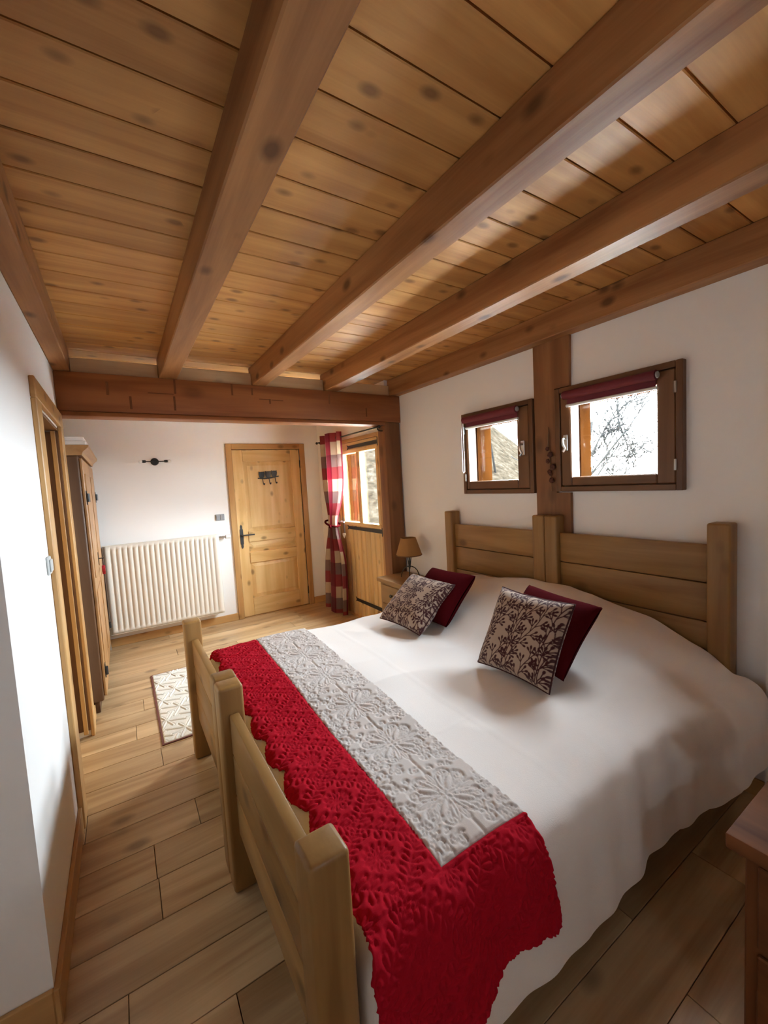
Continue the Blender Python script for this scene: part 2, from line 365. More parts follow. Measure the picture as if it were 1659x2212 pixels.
for px, z0, z1 in ((-.010, 2.262, 2.352), (.120, 2.174, 2.262), (.406, 2.297, 2.40), (.396, 2.176, 2.278), (.81, 2.312, 2.398), (.965, 2.322, 2.38), (1.106, 2.26, 2.30), (1.644, 2.288, 2.372), (2.02, 2.19, 2.27)):
    MB().box(px - .006, px + .008, YT - .0012, YT + .01, z0, z1, .001).build('carved_mark', noisy('dark_groove', (.17, .062, .021), .8), xb)  # thin dark strips laid on the beam face in place of cut grooves
for px, w, z in ((.23, .165, 2.290), (1.02, .08, 2.292), (1.12, .10, 2.289)):
    MB().box(px, px + w, YT - .0012, YT + .01, z, z + .006, .001).build('carved_mark', MATS['dark_groove'], xb)
for k, (a, b, lab) in enumerate(((-.205, .312, 'doorway side'), (.428, .977, 'middle left'), (1.083, 1.612, 'bed middle'), (1.735, 2.312, 'headboard side'))):
    nm = ('between the wall beam and the second beam', 'between the second and third beams', 'between the third and fourth beams', 'between the fourth beam and the window wall beam')[k]
    box('blocking', cream_w('x'), None, a, b, YT + .035, YT + .075, ZB, ZB + .10, .004, label='pale blocking board on the cross beam ' + nm, cat='board', group='blocking boards above the cross beam', **ST)
# corner post and the post between the windows
autosm(MB().box(2.222, XR - .012, 3.418, 3.548, 0, ZT, .006, 2).build('timber_post', post_w('z'), None, label='square timber post under the cross beam beside the terrace door', cat='post', **ST))
pts = [(1.572, 0), (1.822, 0), (1.822, ZB), (1.560, ZB), (1.566, 2.098), (1.668, 2.098), (1.668, 1.438), (1.572, 1.438)]
autosm(MB().prism(pts, 'x', 2.386, XR + .05).build('timber_post', post_w('z'), None, label='dark timber post between the two small windows', cat='post', **ST))
# baseboards
bbw = case_w
def bb(n, lab, x0, x1, y0, y1, ax, m=None, z1=.085): box(n, (m or bbw)(ax), None, x0, x1, y0, y1, 0, z1, .003, label=lab, cat='baseboard', **ST)
bb('baseboard_left', 'pine baseboard along the bright wall up to the doorway', XL, XL + .016, YN - .016, 2.385, 'y', z1=.115)
bb('baseboard_return', 'dark baseboard at the foot of the shaded corner wall', -1.62, XL, YN - .016, YN, 'x', z1=.115)
bb('baseboard_far_left', 'short sunlit baseboard between doorway casing and wardrobe', XL, XL + .016, 3.425, 3.60, 'y')
bb('baseboard_back_left', 'pine baseboard under the radiator', XL, 1.09, YB - .016, YB, 'x')
bb('baseboard_back_right', 'short baseboard between pine door and curtain', 2.078, XA - .002, YB - .016, YB, 'x')
bb('baseboard_right', 'baseboard behind the headboards', XR - .014, XR, .63, 3.41, 'y')

# ------------------------------------------------------------------ far pine door
d1 = thing('door_1', 'honey pine panelled door in the back wall with bird hooks on it', 'door', (1.585, YB, 0), **ST)
yc = YB - .020
for x0, x1 in ((1.092, 1.160), (2.008, 2.076)):
    box('casing', case_w('z'), d1, x0, x1, yc, YB, 0, 2.12, .004)
box('casing', case_w('x'), d1, 1.160, 2.008, yc, YB, 2.052, 2.12, .004)
ly0, ly1 = YB + .006, YB + .046
for x0, x1 in ((1.163, 1.285), (1.886, 2.005)): box('stile', door_w('z'), d1, x0, x1, ly0, ly1, .008, 2.048, .004)
for z0, z1, p in ((.008, .225, 0), (.665, .795, -.010), (.925, 1.055, -.010), (1.905, 2.048, 0)):
    box('rail', door_w('x'), d1, 1.285, 1.886, ly0 + p, ly1, z0, z1, .005)
box('threshold', case_w('x'), d1, 1.146, 2.021, YB + .001, YB + .139, -.021, .004, .002)
for xa, xb_ in ((1.146, 1.162), (2.006, 2.021)): box('door_stop', frame_w('z'), d1, xa, xb_ , YB + .047, YB + .10, .005, 2.06, .001)
box('door_stop', frame_w('x'), d1, 1.162, 2.006, YB + .047, YB + .10, 2.045, 2.06, .001)
def raised_panel(x0, x1, z0, z1, ax):
    m = MB(); o = .045
    def ring(d, y): return [m.bm.verts.new((x, y, z)) for x, z in ((x0 + d, z0 + d), (x1 - d, z0 + d), (x1 - d, z1 - d), (x0 + d, z1 - d))]
    R = [ring(0, ly0 + .016), ring(.012, ly0 + .014), ring(o, ly0 + .003), ring(o + .004, ly0 + .001)]
    for a, b in zip(R, R[1:]):
        for k in range(4): m.bm.faces.new((a[k], a[(k + 1) % 4], b[(k + 1) % 4], b[k]))
    m.bm.faces.new(R[-1]); bk = ring(0, ly1 - .01); m.bm.faces.new(bk[::-1])
    for k in range(4): m.bm.faces.new((R[0][k], bk[k], bk[(k + 1) % 4], R[0][(k + 1) % 4]))
    bmesh.ops.recalc_face_normals(m.bm, faces=m.bm.faces); return m.build('panel', door_w(ax), d1)
raised_panel(1.285, 1.886, 1.055, 1.905, 'z'); raised_panel(1.285, 1.886, .795, .925, 'x'); raised_panel(1.285, 1.886, .225, .665, 'z')
hp = MB().prism([(1.205 + dx, z) for dx, z in ((0, .852), (.014, .875), (.012, .90), (.019, .915), (.019, 1.085), (.012, 1.10), (.014, 1.125), (0, 1.15), (-.014, 1.125), (-.012, 1.10), (-.019, 1.085), (-.019, .915), (-.012, .90), (-.014, .875))], 'y', ly0 - .005, ly0).build('handle_plate', M_IRONG, d1)
autosm(MB().tube([(1.205, ly0 - .002, 1.02), (1.205, ly0 - .045, 1.02), (1.225, ly0 - .052, 1.02), (1.335, ly0 - .050, 1.018), (1.345, ly0 - .044, 1.018)], [.009, .008, .008, .007, .010], 8).build('lever', M_IRONG, hp))
for z in (.20, 1.02, 1.86): autosm(MB().lathe([(.009, -.05), (.009, .05)], (2.0085, ly0 - .010, z), seg=10).build('hinge', M_IRON, d1))

# ------------------------------------------------------------------ terrace door
d2 = thing('door_2', 'half-glazed boarded terrace door with black strap hinges beside the curtain', 'door', (2.27, 4.05, 0), **ST)
fx0, fx1 = 2.236, 2.31
box('frame', case_w('z'), d2, fx0, fx1, 3.552, 3.600, 0, 2.078, .004); box('frame', case_w('z'), d2, fx0, fx1, 4.515, 4.558, 0, 2.078, .004)
box('frame', case_w('y'), d2, fx0, fx1, 3.600, 4.515, 2.040, 2.078, .004)
lx0, lx1 = 2.262, 2.318
GY0, GY1, GZ0, GZ1 = 3.675, 4.46, 1.125, 1.915
box('top_board', door_w('y'), d2, lx0, lx1, 3.604, 4.511, GZ1 + .045, 2.036, .003)
box('side_board', door_w('z'), d2, lx0, lx1, 3.604, GY0 - .045, GZ0 - .045, GZ1 + .045, .003)
box('side_board', door_w('z'), d2, lx0, lx1, GY1 + .012, 4.511, GZ0 - .045, GZ1 + .045, .003)
n = 9; w = (4.511 - 3.604) / n
for k in range(n):
    a = 3.604 + k * w
    prof = [(lx0 + .022, a + .001), (lx0 + .010, a + .013), (lx0 + .002, a + w * .35), (lx0, a + w * .5), (lx0 + .002, a + w * .65), (lx0 + .010, a + w - .013), (lx0 + .022, a + w - .001), (lx1, a + w - .001), (lx1, a + .001)]
    MB().prism(prof, 'z', .012, GZ0 - .047).build('plank', door_w('z'), d2)
sx0 = lx0 - .010
for y0, y1, z0, z1, ax in ((GY0 - .042, GY1 + .010, GZ1, GZ1 + .042, 'y'), (GY0 - .042, GY1 + .010, GZ0 - .042, GZ0, 'y')):
    box('sash_rail', door_w(ax), d2, sx0, lx1, y0, y1, z0, z1, .004)
for y0, y1 in ((GY0 - .042, GY0), (GY1 - .012, GY1 + .010), (4.010, 4.085)): box('sash_stile', door_w('z'), d2, sx0, lx1, y0, y1, GZ0, GZ1, .004)
for y0, y1 in ((GY0, 4.010), (4.085, GY1 - .012)): box('pane', M_GLASS, d2, 2.292, 2.297, y0, y1, GZ0, GZ1, 0)
for z, L, bend in ((1.985, .70, 0), (1.055, .80, 0), (.205, .70, 0)):
    y0 = 3.598; h = .021; y1 = y0 + L; xx = (sx0 if 1.1 < z < 1.96 else lx0)
    MB().prism([(y0, z - h), (y1 - .03, z - h * .8), (y1, z - h * 1.3), (y1 - .02, z), (y1, z + h * 1.3), (y1 - .03, z + h * .8), (y0, z + h)], 'x', xx - .006, xx).build('strap_hinge', M_IRON, d2)
    autosm(MB().lathe([(.013, -.045), (.013, .045)], (2.246, 3.592, z), seg=10).build('hinge_pin', M_IRON, d2))
for a, b in ((3.590, 3.618), (4.500, 4.525)): box('stop', case_w('z'), d2, 2.3195, 2.334, a, b, .0, 2.05, .001)
box('stop', case_w('y'), d2, 2.3195, 2.334, 3.618, 4.500, 2.025, 2.05, .001); box('threshold', case_w('y'), d2, 2.24, 2.44, 3.553, 4.559, -.021, .011, .002)
hpl = box('handle_plate', M_STEEL, d2, lx0 - .005, lx0, 4.478, 4.508, .96, 1.17, .002)
autosm(MB().tube([(lx0 - .004, 4.493, 1.12), (lx0 - .05, 4.493, 1.12), (lx0 - .055, 4.475, 1.12), (lx0 - .055, 4.38, 1.12)], .009, 8).build('lever', M_STEEL, hpl))

# ------------------------------------------------------------------ doorway in the left wall
d3 = thing('door_3', 'pine cased doorway in the bright wall, its leaf set back in the jamb', 'door', (XL, 2.9, 0), **ST)
cx = XL + .022
box('casing', case_w('z'), d3, XL, cx, 2.385, 2.520, 0, 2.03, .004); box('casing', case_w('z'), d3, XL, cx, 3.305, 3.422, .0, 2.03, .004)
box('casing', case_w('y'), d3, XL, cx, 2.385, 3.422, 2.03, 2.125, .004)
jw = frame_w
box('jamb', frame_w('z'), d3, XL - .16, XL + .002, 3.305, 3.323, .045, 2.0, .002); box('jamb', frame_w('z'), d3, XL - .16, XL + .002, 2.502, 2.520, .045, 2.0, .002)
box('jamb', frame_w('y'), d3, XL - .16, XL + .002, 2.520, 3.305, 2.002, 2.018, .002)
box('stop', case_w('z'), d3, XL - .035, XL - .012, 3.283, 3.304, .03, 2.0, .002)
lf = box('leaf', door_w('z'), d3, XL - .15, XL - .11, 2.524, 3.281, .01, 1.998, .003)
autosm(MB().tube([(XL - .112, 2.6, 1.02), (XL - .06, 2.6, 1.02), (XL - .055, 2.62, 1.02), (XL - .055, 2.71, 1.02)], .008, 8).build('lever', M_IRONG, lf))

# ------------------------------------------------------------------ windows
def window(n, y0, y1, z0, z1, g, label, hinge_near, lin):
    w_ = thing(n, label, 'window', (XR, (y0 + y1) / 2, z0), **ST)
    gy0, gy1, gz0, gz1 = g; fx = 2.372; t = .032
    for a, b in ((y0, y0 + t), (y1 - t, y1)): box('frame', frame_w('z'), w_, fx, 2.47, a, b, z0, z1, .003)
    for a, b in ((z0, z0 + t), (z1 - t, z1)): box('frame', frame_w('y'), w_, fx, 2.47, y0 + t, y1 - t, a, b, .003)
    a0, a1, b0, b1 = y0 + t + .003, y1 - t - .003, z0 + t + .003, z1 - t - .003; sx = 2.378
    for a, b in ((y0 + t - .012, y0 + t + .014), (y1 - t - .014, y1 - t + .012)): box('stop', frame_w('z'), w_, 2.4705, 2.484, a, b, z0 + t - .012, z1 - t + .012, .001)
    for a, b in ((z0 + t - .012, z0 + t + .014), (z1 - t - .014, z1 - t + .012)): box('stop', frame_w('y'), w_, 2.4705, 2.484, y0 + t + .014, y1 - t - .014, a, b, .001)
    box('sash_stile', frame_w('z'), w_, sx, 2.4695, a0, gy0, b0, b1, .006); box('sash_stile', frame_w('z'), w_, sx, 2.4695, gy1, a1, b0, b1, .006)
    box('sash_rail', frame_w('y'), w_, sx, 2.4695, gy0, gy1, b0, gz0, .006); box('sash_rail', frame_w('y'), w_, sx, 2.4695, gy0, gy1, gz1, b1, .006)
    box('pane', M_GLASS, w_, 2.445, 2.450, gy0, gy1, gz0, gz1, 0)
    # outer lining boards of the opening
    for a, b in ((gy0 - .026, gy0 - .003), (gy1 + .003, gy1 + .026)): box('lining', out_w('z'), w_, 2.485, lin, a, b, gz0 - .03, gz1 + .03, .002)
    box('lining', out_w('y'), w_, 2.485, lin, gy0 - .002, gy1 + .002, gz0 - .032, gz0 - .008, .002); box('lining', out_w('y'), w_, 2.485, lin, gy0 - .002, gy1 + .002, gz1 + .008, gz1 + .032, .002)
    hy = y0 + t if hinge_near else y1 - t
    for z in (z0 + .13, z1 - .13): autosm(MB().lathe([(.007, -.028), (.007, .028)], (fx - .004, hy, z), seg=10).build('hinge', M_STEEL, w_))
    ky = (a1 + gy1) / 2 if hinge_near else (a0 + gy0) / 2
    kp = box('handle_plate', M_STEEL, w_, sx - .006, sx, ky - .015, ky + .015, 1.70, 1.80, .003)
    autosm(MB().tube([(sx - .004, ky, 1.775), (sx - .035, ky, 1.775), (sx - .042, ky - .004, 1.765), (sx - .045, ky - .010, 1.735), (sx - .036, ky - .016, 1.715), (sx - .040, ky - .004, 1.695)], [.007, .007, .008, .008, .008, .009], 8).build('handle', M_STEEL, kp))
    return w_
window('window_1', 1.832, 2.512, 1.436, 2.072, (1.968, 2.450, 1.534, 1.975), 'smaller-looking dark framed window nearer the terrace door', False, 2.645)
window('window_2', .948, 1.660, 1.446, 2.092, (1.070, 1.556, 1.536, 1.99), 'dark framed window above the bed half closer to the camera, mostly sky in it', True, 2.60)
def blind(y0, y1, z, chain, label):
    b = thing('roller_blind', label, 'roller blind', (2.345, (y0 + y1) / 2, z), group='burgundy roller blinds on the two windows')
    autosm(MB().lathe([(.0255, y0), (.0255, y1)], (2.343, 0, z), 'y', 20).build('cloth_roll', M_BLIND, b))
    box('cloth', M_BLIND, b, 2.3605, 2.3625, y0 + .01, y1 - .01, z - .058, z + .01, 0)
    autosm(MB().lathe([(.009, y0 + .005), (.009, y1 - .005)], (2.3615, 0, z - .062), 'y', 12).build('bottom_bar', M_WPLAST, b))
    for yy in (y0 - .012, y1): autosm(MB().lathe([(.012, 0), (.017, .003), (.017, .009), (.012, .012)], (2.343, yy, z), 'y', 16).build('end_cap', M_GPLAST, b))
    yy = y1 + .010
    if chain: autosm(MB().tube([(2.325, yy, z), (2.325, yy, z - .40), (2.333, yy, z - .415), (2.345, yy, z - .40), (2.345, yy, z)], .0028, 6).build('bead_chain', M_WPLAST, b))
blind(1.055, 1.575, 2.035, False, 'faded burgundy roller blind rolled up over the sky-filled window')
blind(1.935, 2.455, 2.018, True, 'burgundy roller blind with white bead chain on the window nearer the terrace door')

# garland of dried buds on the post between the windows
g = thing('bud_garland', 'string of dark dried buds hanging on the post between the windows', 'ornament', (2.38, 1.70, 1.44))
autosm(MB().tube([(2.379, 1.715, 1.865), (2.377, 1.712, 1.76), (2.376, 1.705, 1.62), (2.376, 1.698, 1.45)], .003, 6).build('string', M_TWIG, g))
MB().tube([(2.381, 1.713, 1.84), (2.372, 1.712, 1.80), (2.372, 1.718, 1.73)], [.003, .006, .002], 6).build('sprig', M_TWIG, g, smooth=True)
for k, (dy, z, r) in enumerate(((.018, 1.725, .014), (-.004, 1.685, .019), (.016, 1.645, .015), (-.022, 1.605, .020), (.006, 1.575, .015), (.0, 1.56, .011), (-.010, 1.520, .018))):
    m = MB()
    for q in range(5):
        a = q * 2 * PI / 5 + k; m.ball((2.383 - r * .75, 1.703 + dy + math.cos(a) * r * .45, z + math.sin(a) * r * .45), r * .62, .8, 1, 1, 7, 5)
    m.build('bud', M_BUD, g, smooth=True, **({}))

# ------------------------------------------------------------------ beds
YA_, YM, YB_ = 2.6938, 1.7146, 0.7354
T = .0929; XH, XHB, ZH = 2.304, 2.400, 1.294; XF, XF2, ZF = .2453, .338, .825
def bed(y0, y1, label, foot_flag):
    b = thing('single_bed', label, 'bed', ((XF + XHB) / 2, (y0 + y1) / 2, 0), group='waxed pine twin beds pushed together')
    for ya in (y0, y1 - T):
        autosm(MB().box(XH, XHB, ya + .0008, ya + T - .0008, 0, ZH, .011, 3).build('headboard_post', bed_w('z'), b))
        autosm(MB().box(XF, XF2, ya + .0008, ya + T - .0008, 0, ZF, .012, 3).build('footboard_post', bed_w('z'), b))
    for z0, z1 in ((1.003, 1.186), (.812, .999), (.612, .808), (.42, .608)):
        autosm(MB().box(2.335, 2.372, y0 + T - .001, y1 - T + .001, z0, z1, .006, 2).build('headboard_plank', bed_w('y'), b))
    for z0, z1 in ((.565, .722), (.402, .561), (.24, .398)):
        autosm(MB().box(.279, .315, y0 + T - .001, y1 - T + .001, z0, z1, .006, 2).build('footboard_plank', bed_w('y'), b))
    for ya in (y0 + .03, y1 - .06): box('side_rail', bed_w('x'), b, XF2 - .001, XH + .001, ya, ya + .03, .20, .36, .004)
    for k in range(11): box('slat', bed_w('y'), b, .45 + k * .17, .55 + k * .17, y0 + .06, y1 - .06, .30, .32, .003)
    m = thing('mattress', 'white mattress under the bedspread on the bed ' + foot_flag, 'mattress', (1.3, (y0 + y1) / 2, .32), group='mattresses hidden under the bedspread')
    autosm(MB().box(.40, 2.285, y0 + .075, y1 - .075, .321, .555, .05, 3).build('ticking', M_MATT, m))
bed(YM, YA_, 'waxed pine single bed next to the iron lamp and terrace door', 'next to the lamp')
bed(YB_, YM - .0005, 'waxed pine single bed closer to the camera, its footboard seen from outside', 'closer to the camera')

# bedspread ------------------------------------------------------------
_hy = np.array([.60, .695, .828, 1.053, 1.326, 1.593, 1.803, 2.064, 2.40, 2.648, 2.75]); _hz = np.array([.52, .565, .68, .792, .838, .885, .872, .842, .80, .765, .70])
def top_z(x, y):
    zh = np.interp(y, _hy, _hz)
    s = sst(1.55, 2.18, x)
    return .600 + (zh - .600) * s + .010 * np.sin(x * 3.1 + y * 2.3)
def prof_edges(x):
    k = sst(1.55, 2.10, x)
    yn = .752 - .085 * k          # near top edge
    ys = .690 - .075 * k          # near side plane
    hem = np.interp(x, [.3, .74, 1.12, 1.43, 1.94, 2.1, 2.22, 2.34], [.19, .185, .166, .198, .240, .245, .235, .235])
    return yn, ys, hem
def spread_row(x, n=220, drop=None):
    """cross-section at x from the near hem over the top to the far hem, n points by arc length"""
    yn, ys, hem = (float(v) for v in prof_edges(x))
    tz = (lambda y: float(top_z(x, y))) if drop is None else (lambda y: drop)
    te = tz(yn + .05)
    hem = min(hem, te - .05)
    P = [(ys - .012, hem), (ys - .006, hem + (te - hem) * .35), (ys, hem + (te - hem) * .7), (ys + .012, te - .06), (ys + .035, te - .022), (yn + .02, te - .004)]
    for y in np.linspace(yn + .07, 2.60, 24): P.append((float(y), tz(float(y))))
    t2 = tz(2.62)
    P += [(2.655, t2 - .012), (2.690, t2 - .035), (2.712, t2 - .08), (2.722, t2 - .2), (2.735, .26), (2.742, .20)]
    P = np.array(P)
    for _ in range(2):
        Q = np.empty((2 * len(P) - 2 + 2, 2)); Q[0] = P[0]; Q[-1] = P[-1]
        Q[1:-1:2] = P[:-1] * .75 + P[1:] * .25; Q[2:-1:2] = P[:-1] * .25 + P[1:] * .75; P = Q
    s = np.concatenate([[0], np.cumsum(np.hypot(*np.diff(P, axis=0).T))])
    t = np.linspace(0, s[-1], n)
    return np.stack([np.interp(t, s, P[:, 0]), np.interp(t, s, P[:, 1])], 1)
def bedspread():
    rows = []; xs = [(.352, .30), (.353, .40), (.354, .48), (.360, .535), (.375, .572), (.398, .592), (.43, None)]
    xs += [(x, None) for x in np.linspace(.455, 2.298, 150)]
    nv = 300; P = np.zeros((len(xs), nv, 3))
    for i, (x, dr) in enumerate(xs):
        R = spread_row(x, nv, dr)
        P[i, :, 0] = x; P[i, :, 1:] = R
    # skirt beside the near headboard post reaches a little further back
    side = 1 - sst(.69, .73, P[..., 1]); P[..., 0] += side * sst(2.0, 2.298, P[..., 0]) * .040
    # folds: vertical on the drop, soft wrinkles on the top
    drop = np.clip((.60 - P[..., 2]) / .35, 0, 1) * (P[..., 1] < .8)
    x = P[..., 0]; f = np.sin(x * 23 + 1.5 * np.sin(x * 5.1)) + .6 * np.sin(x * 41 + 2)
    fold = np.abs(np.sin(x * 11.5 + 1.8 * np.sin(x * 3.7) + .5 * P[..., 2])) ** .7 + .5 * np.sin(x * 37 + 4 * P[..., 2])
    P[..., 1] += -np.sin(np.clip(drop, 0, 1) ** .7 * 2.6) * .016 * fold * (.25 + .75 * sst(1.1, 1.8, x)) - drop * .004 * f
    for i in range(P.shape[0]):
        for j in range(P.shape[1]):
            a, b, c = P[i, j]
            q = noise.noise((a * 2.2, b * 2.2, 3.1)) * .010 + noise.noise((a * 6, b * 3.0 + a * 2, 7.7)) * .006 - abs(noise.noise((a * 2.1 + b * 1.4, b * 4.2 - a * 1.6, 1.7))) * .016
            # pillow edges and pulls near the head
            h = float(sst(1.45, 1.9, a)); q += h * .011 * math.sin(7 * b + 15 * a + 5 * noise.noise((a * 2, b * 2, 0))) * max(0, noise.noise((a * 2.3, b * 1.7, 5)) + .35)
            w = min(max((b - .69) / .09, 0), 1); w = w * w * (3 - 2 * w)
            P[i, j, 2] += q * w; P[i, j, 1] -= q * (1 - w) * 1.1
    # pressed fold lines from the cupboard
    X, Y = P[..., 0], P[..., 1]
    on = (Y > .72)
    P[..., 2] += on * .0016 * np.exp(-((X - 1.12 - .02 * (Y - 1)) / .006) ** 2) * (X > .9)
    P[..., 2] += on * .0016 * np.exp(-((Y - 1.215) / .006) ** 2) * (X > .95) * (X < 1.9)
    t = thing('bedspread', 'white cotton bedspread over both beds, hanging to near the floor', 'bedspread', (1.32, 1.71, .60))
    grid_mesh('cloth', P, M_SHEET, t)
    return P
bedspread()

# quilt -----------------------------------------------------------------
def seg_dist(X, Y, segs):
    """smallest distance from every grid point to a set of segments (n,4)"""
    d = np.full(X.shape, 9.0)
    for x0, y0, x1, y1 in segs:
        dx, dy = x1 - x0, y1 - y0; l2 = dx * dx + dy * dy + 1e-12
        t = np.clip(((X - x0) * dx + (Y - y0) * dy) / l2, 0, 1)
        d = np.minimum(d, np.hypot(X - x0 - t * dx, Y - y0 - t * dy))
    return d
def poly(pts): return [(*a, *b) for a, b in zip(pts, pts[1:])]
def loop(cx, cy, ang, L, W, n=14, spiral=False):
    """a teardrop loop from (cx,cy) outwards"""
    pts = []
    for k in range(n + 1):
        t = 2 * PI * k / n; r = L * (1 - math.cos(t)) / 2; w = W * math.sin(t) * (.35 + .65 * (1 - math.cos(t)) / 2)
        pts.append((cx + r * math.cos(ang) - w * math.sin(ang), cy + r * math.sin(ang) + w * math.cos(ang)))
    return poly(pts)
def curl(cx, cy, r, a0, turns, n=14):
    pts = []
    for k in range(n + 1):
        t = k / n; a = a0 + turns * 2 * PI * t; rr = r * (1 - .8 * t); pts.append((cx + rr * math.cos(a), cy + rr * math.sin(a)))
    return poly(pts)
def tile_height(segs, PX, PY, puff, res=.0022):
    """height map of a repeating tile: zero on a stitch line, rising to puff between lines"""
    nx, ny = int(PX / res), int(PY / res); X, Y = np.meshgrid(np.arange(nx) * res, np.arange(ny) * res, indexing='ij')
    S = [(a + i * PX, b + j * PY, c + i * PX, d + j * PY) for a, b, c, d in segs for i in (-1, 0, 1) for j in (-1, 0, 1)
         if -.05 < a + i * PX < PX + .05 and -.05 < b + j * PY < PY + .05]
    d = seg_dist(X, Y, S); h = puff * np.sqrt(np.clip(d / .009, 0, 1)); return h
def sample(H, X, Y, PX, PY):
    nx, ny = H.shape; return H[(np.mod(X, PX) / PX * nx).astype(int) % nx, (np.mod(Y, PY) / PY * ny).astype(int) % ny]
def quilt():
    GP = .315; segs = []
    # grey tile: crossed flower of four big loops with curls, sprays between
    c = GP / 2
    for q in range(4):
        a = PI / 4 + q * PI / 2
        segs += loop(c, c, a + .25, .115, .040); segs += loop(c, c, a - .25, .115, .040)
        segs += loop(c + .02 * math.cos(a), c + .02 * math.sin(a), a, .07, .020)
        e = (c + .098 * math.cos(a + .28), c + .098 * math.sin(a + .28)); segs += curl(*e, .018, a, 1.2)
        e = (c + .098 * math.cos(a - .28), c + .098 * math.sin(a - .28)); segs += curl(*e, .018, a + PI, -1.2)
        b = q * PI / 2
        for k, s in ((0, 0), (1, .32), (1, -.32)):
            segs += loop(c + .035 * math.cos(b + s), c + .035 * math.sin(b + s), b + s * 1.4, .075, .012)
        segs += poly([(c, c), (c + .155 * math.cos(b), c + .155 * math.sin(b))])
        for k in range(4):
            segs += loop(GP * (q % 2) + 0, GP * (q // 2) + 0, k * PI / 2 + PI / 4, .06, .02); segs += loop(GP * (q % 2), GP * (q // 2), k * PI / 2, .05, .014)
    r2 = random.Random(3)
    for k in range(120):
        x, y = r2.random() * GP, r2.random() * GP
        if math.hypot(x - c, y - c) > .115: segs += curl(x, y, .010 + .006 * r2.random(), r2.random() * 6, 1.0, 9)
    HG = tile_height(segs, GP, GP, .0075)
    # red tile: diamond trellis of feathers with a daisy in each diamond
    RX, RY = .25, .235; segs = []
    for s in (1, -1):
        for k in range(10):
            t = (k + .5) / 10; x = RX * t; y = RY * (t if s > 0 else 1 - t); ang = math.atan2(RY * s, RX)
            segs += loop(x, y, ang + 1.0, .036, .012, 9); segs += loop(x, y, ang - 1.0, .036, .012, 9)
        segs += poly([(0, 0 if s > 0 else RY), (RX, RY if s > 0 else 0)])
    for ox, oy in ((RX / 2, 0), (0, RY / 2), (RX / 2, RY), (RX, RY / 2)):
        for k in range(12): segs += loop(ox, oy, k * PI / 6, .040, .007, 8)
    HR = tile_height(segs, RX, RY, .0085)
    nu, nv = 180, 660; xr0 = .905
    bx = np.linspace(.36, 1.1, 12); base = [spread_row(x, 900) for x in bx]
    ref = spread_row(.65, 900); sr = np.concatenate([[0], np.cumsum(np.hypot(*np.diff(ref, axis=0).T))])
    s0 = sr[int(np.argmax(ref[:, 0] > .765))]; vmax = sr[int(np.argmax(ref[:, 0] > 2.70))] + .10 - s0
    # v: arc length across the bed, 0 at the near top edge, negative down the near side; every column has its own scalloped end
    xn = np.linspace(.37, .93, nu)
    zb = np.interp(xn, [.36, .42, .50, .60, .69, .76, .84, .90, .94], [.40, .33, .295, .315, .36, .385, .365, .345, .355]) - .012 * np.abs(np.sin((xn - .40) * PI / .15))
    vmin = -(.632 - zb); n1 = 105; t1 = np.linspace(0, 1, n1); t2 = np.linspace(0, 1, nv - n1 + 1)[1:]
    VV = np.concatenate([vmin[:, None] + (.012 - vmin[:, None]) * t1[None, :], .012 + (vmax - .012) * t2[None, :].repeat(nu, 0)], 1)
    P = np.zeros((nu, nv, 3))
    yv = np.interp(VV + s0, sr, ref[:, 0]); SK = .040 * (yv - .76) / 1.9
    top = sst(-.10, .06, VV)
    XLb = (.347 + .070 * sst(.08, .40, -VV)) * (1 - top) + (.400 - .028 * np.abs(np.sin(PI * (VV + .05) / .215)) + SK * .2) * top
    XRb = xr0 + .024 * sst(.0, .30, -VV) + SK * 1.7 * (VV > 0)
    fr = np.linspace(0, 1, nu)[:, None]
    P[..., 0] = XLb * (1 - fr) + XRb * fr
    X = P[..., 0]
    arc = VV + s0
    tab = np.stack([np.stack([np.interp(arc, sr, b_[:, 0]), np.interp(arc, sr, b_[:, 1])], -1) for b_ in base])  # 12,nu,nv,2
    fi = np.clip((X - .36) / (1.1 - .36) * 11, 0, 10.999); k = fi.astype(int); f = (fi - k)[..., None]
    ii = np.arange(nu)[:, None].repeat(nv, 1); jj = np.arange(nv)[None, :].repeat(nu, 0)
    P[..., 1:] = tab[k, ii, jj] * (1 - f) + tab[np.minimum(k + 1, 11), ii, jj] * f
    # roll over the foot edge
    foot = np.clip((.425 - X) / .085, 0, 1)
    P[..., 2] -= foot ** 2 * .055 * sst(-.05, .08, VV)
    # normals of the carrier surface
    du = np.gradient(P, axis=0); dv = np.gradient(P, axis=1); N = np.cross(du, dv); N /= np.linalg.norm(N, axis=2, keepdims=True) + 1e-9
    if N[nu // 2, nv // 2, 2] < 0: N = -N
    V = VV; sk = .040 * (P[..., 1] - .76) / 1.9
    gl = .600 + sk * 1.3
    grey = (X > gl) & (V >= .0119)
    h = np.where(grey, sample(HG, X - sk * 1.5 - .600, V - .02, GP, GP), sample(HR, X - .48, V, RX, RY))
    # seam lines pull the cloth down
    seam = np.minimum(np.abs(X - gl) + (V < .0) * 9, np.abs(V - .012) + (X < gl) * 9); h *= np.clip(seam / .008, .15, 1)
    drapey = np.where(V < 0, 1, 0) * (.006 * np.sin(X * 26 + V * 4) + .012 * sst(.1, .38, -V))
    P = P + N * (h + .0095 + drapey + .004 * np.sin(V * 7 + X * 9))[..., None]
    keep = np.ones((nu - 1, nv - 1), bool)
    gf = grey[:-1, :-1] & grey[1:, 1:] & grey[1:, :-1] & grey[:-1, 1:]
    t = thing('bed_runner_quilt', 'red quilt with a pale grey stitched panel across the foot of the beds', 'quilt', (.65, 1.7, .61))
    a = grid_mesh('red_border', P, M_RED, t, keep & ~gf, label='deep red stitched cotton border')
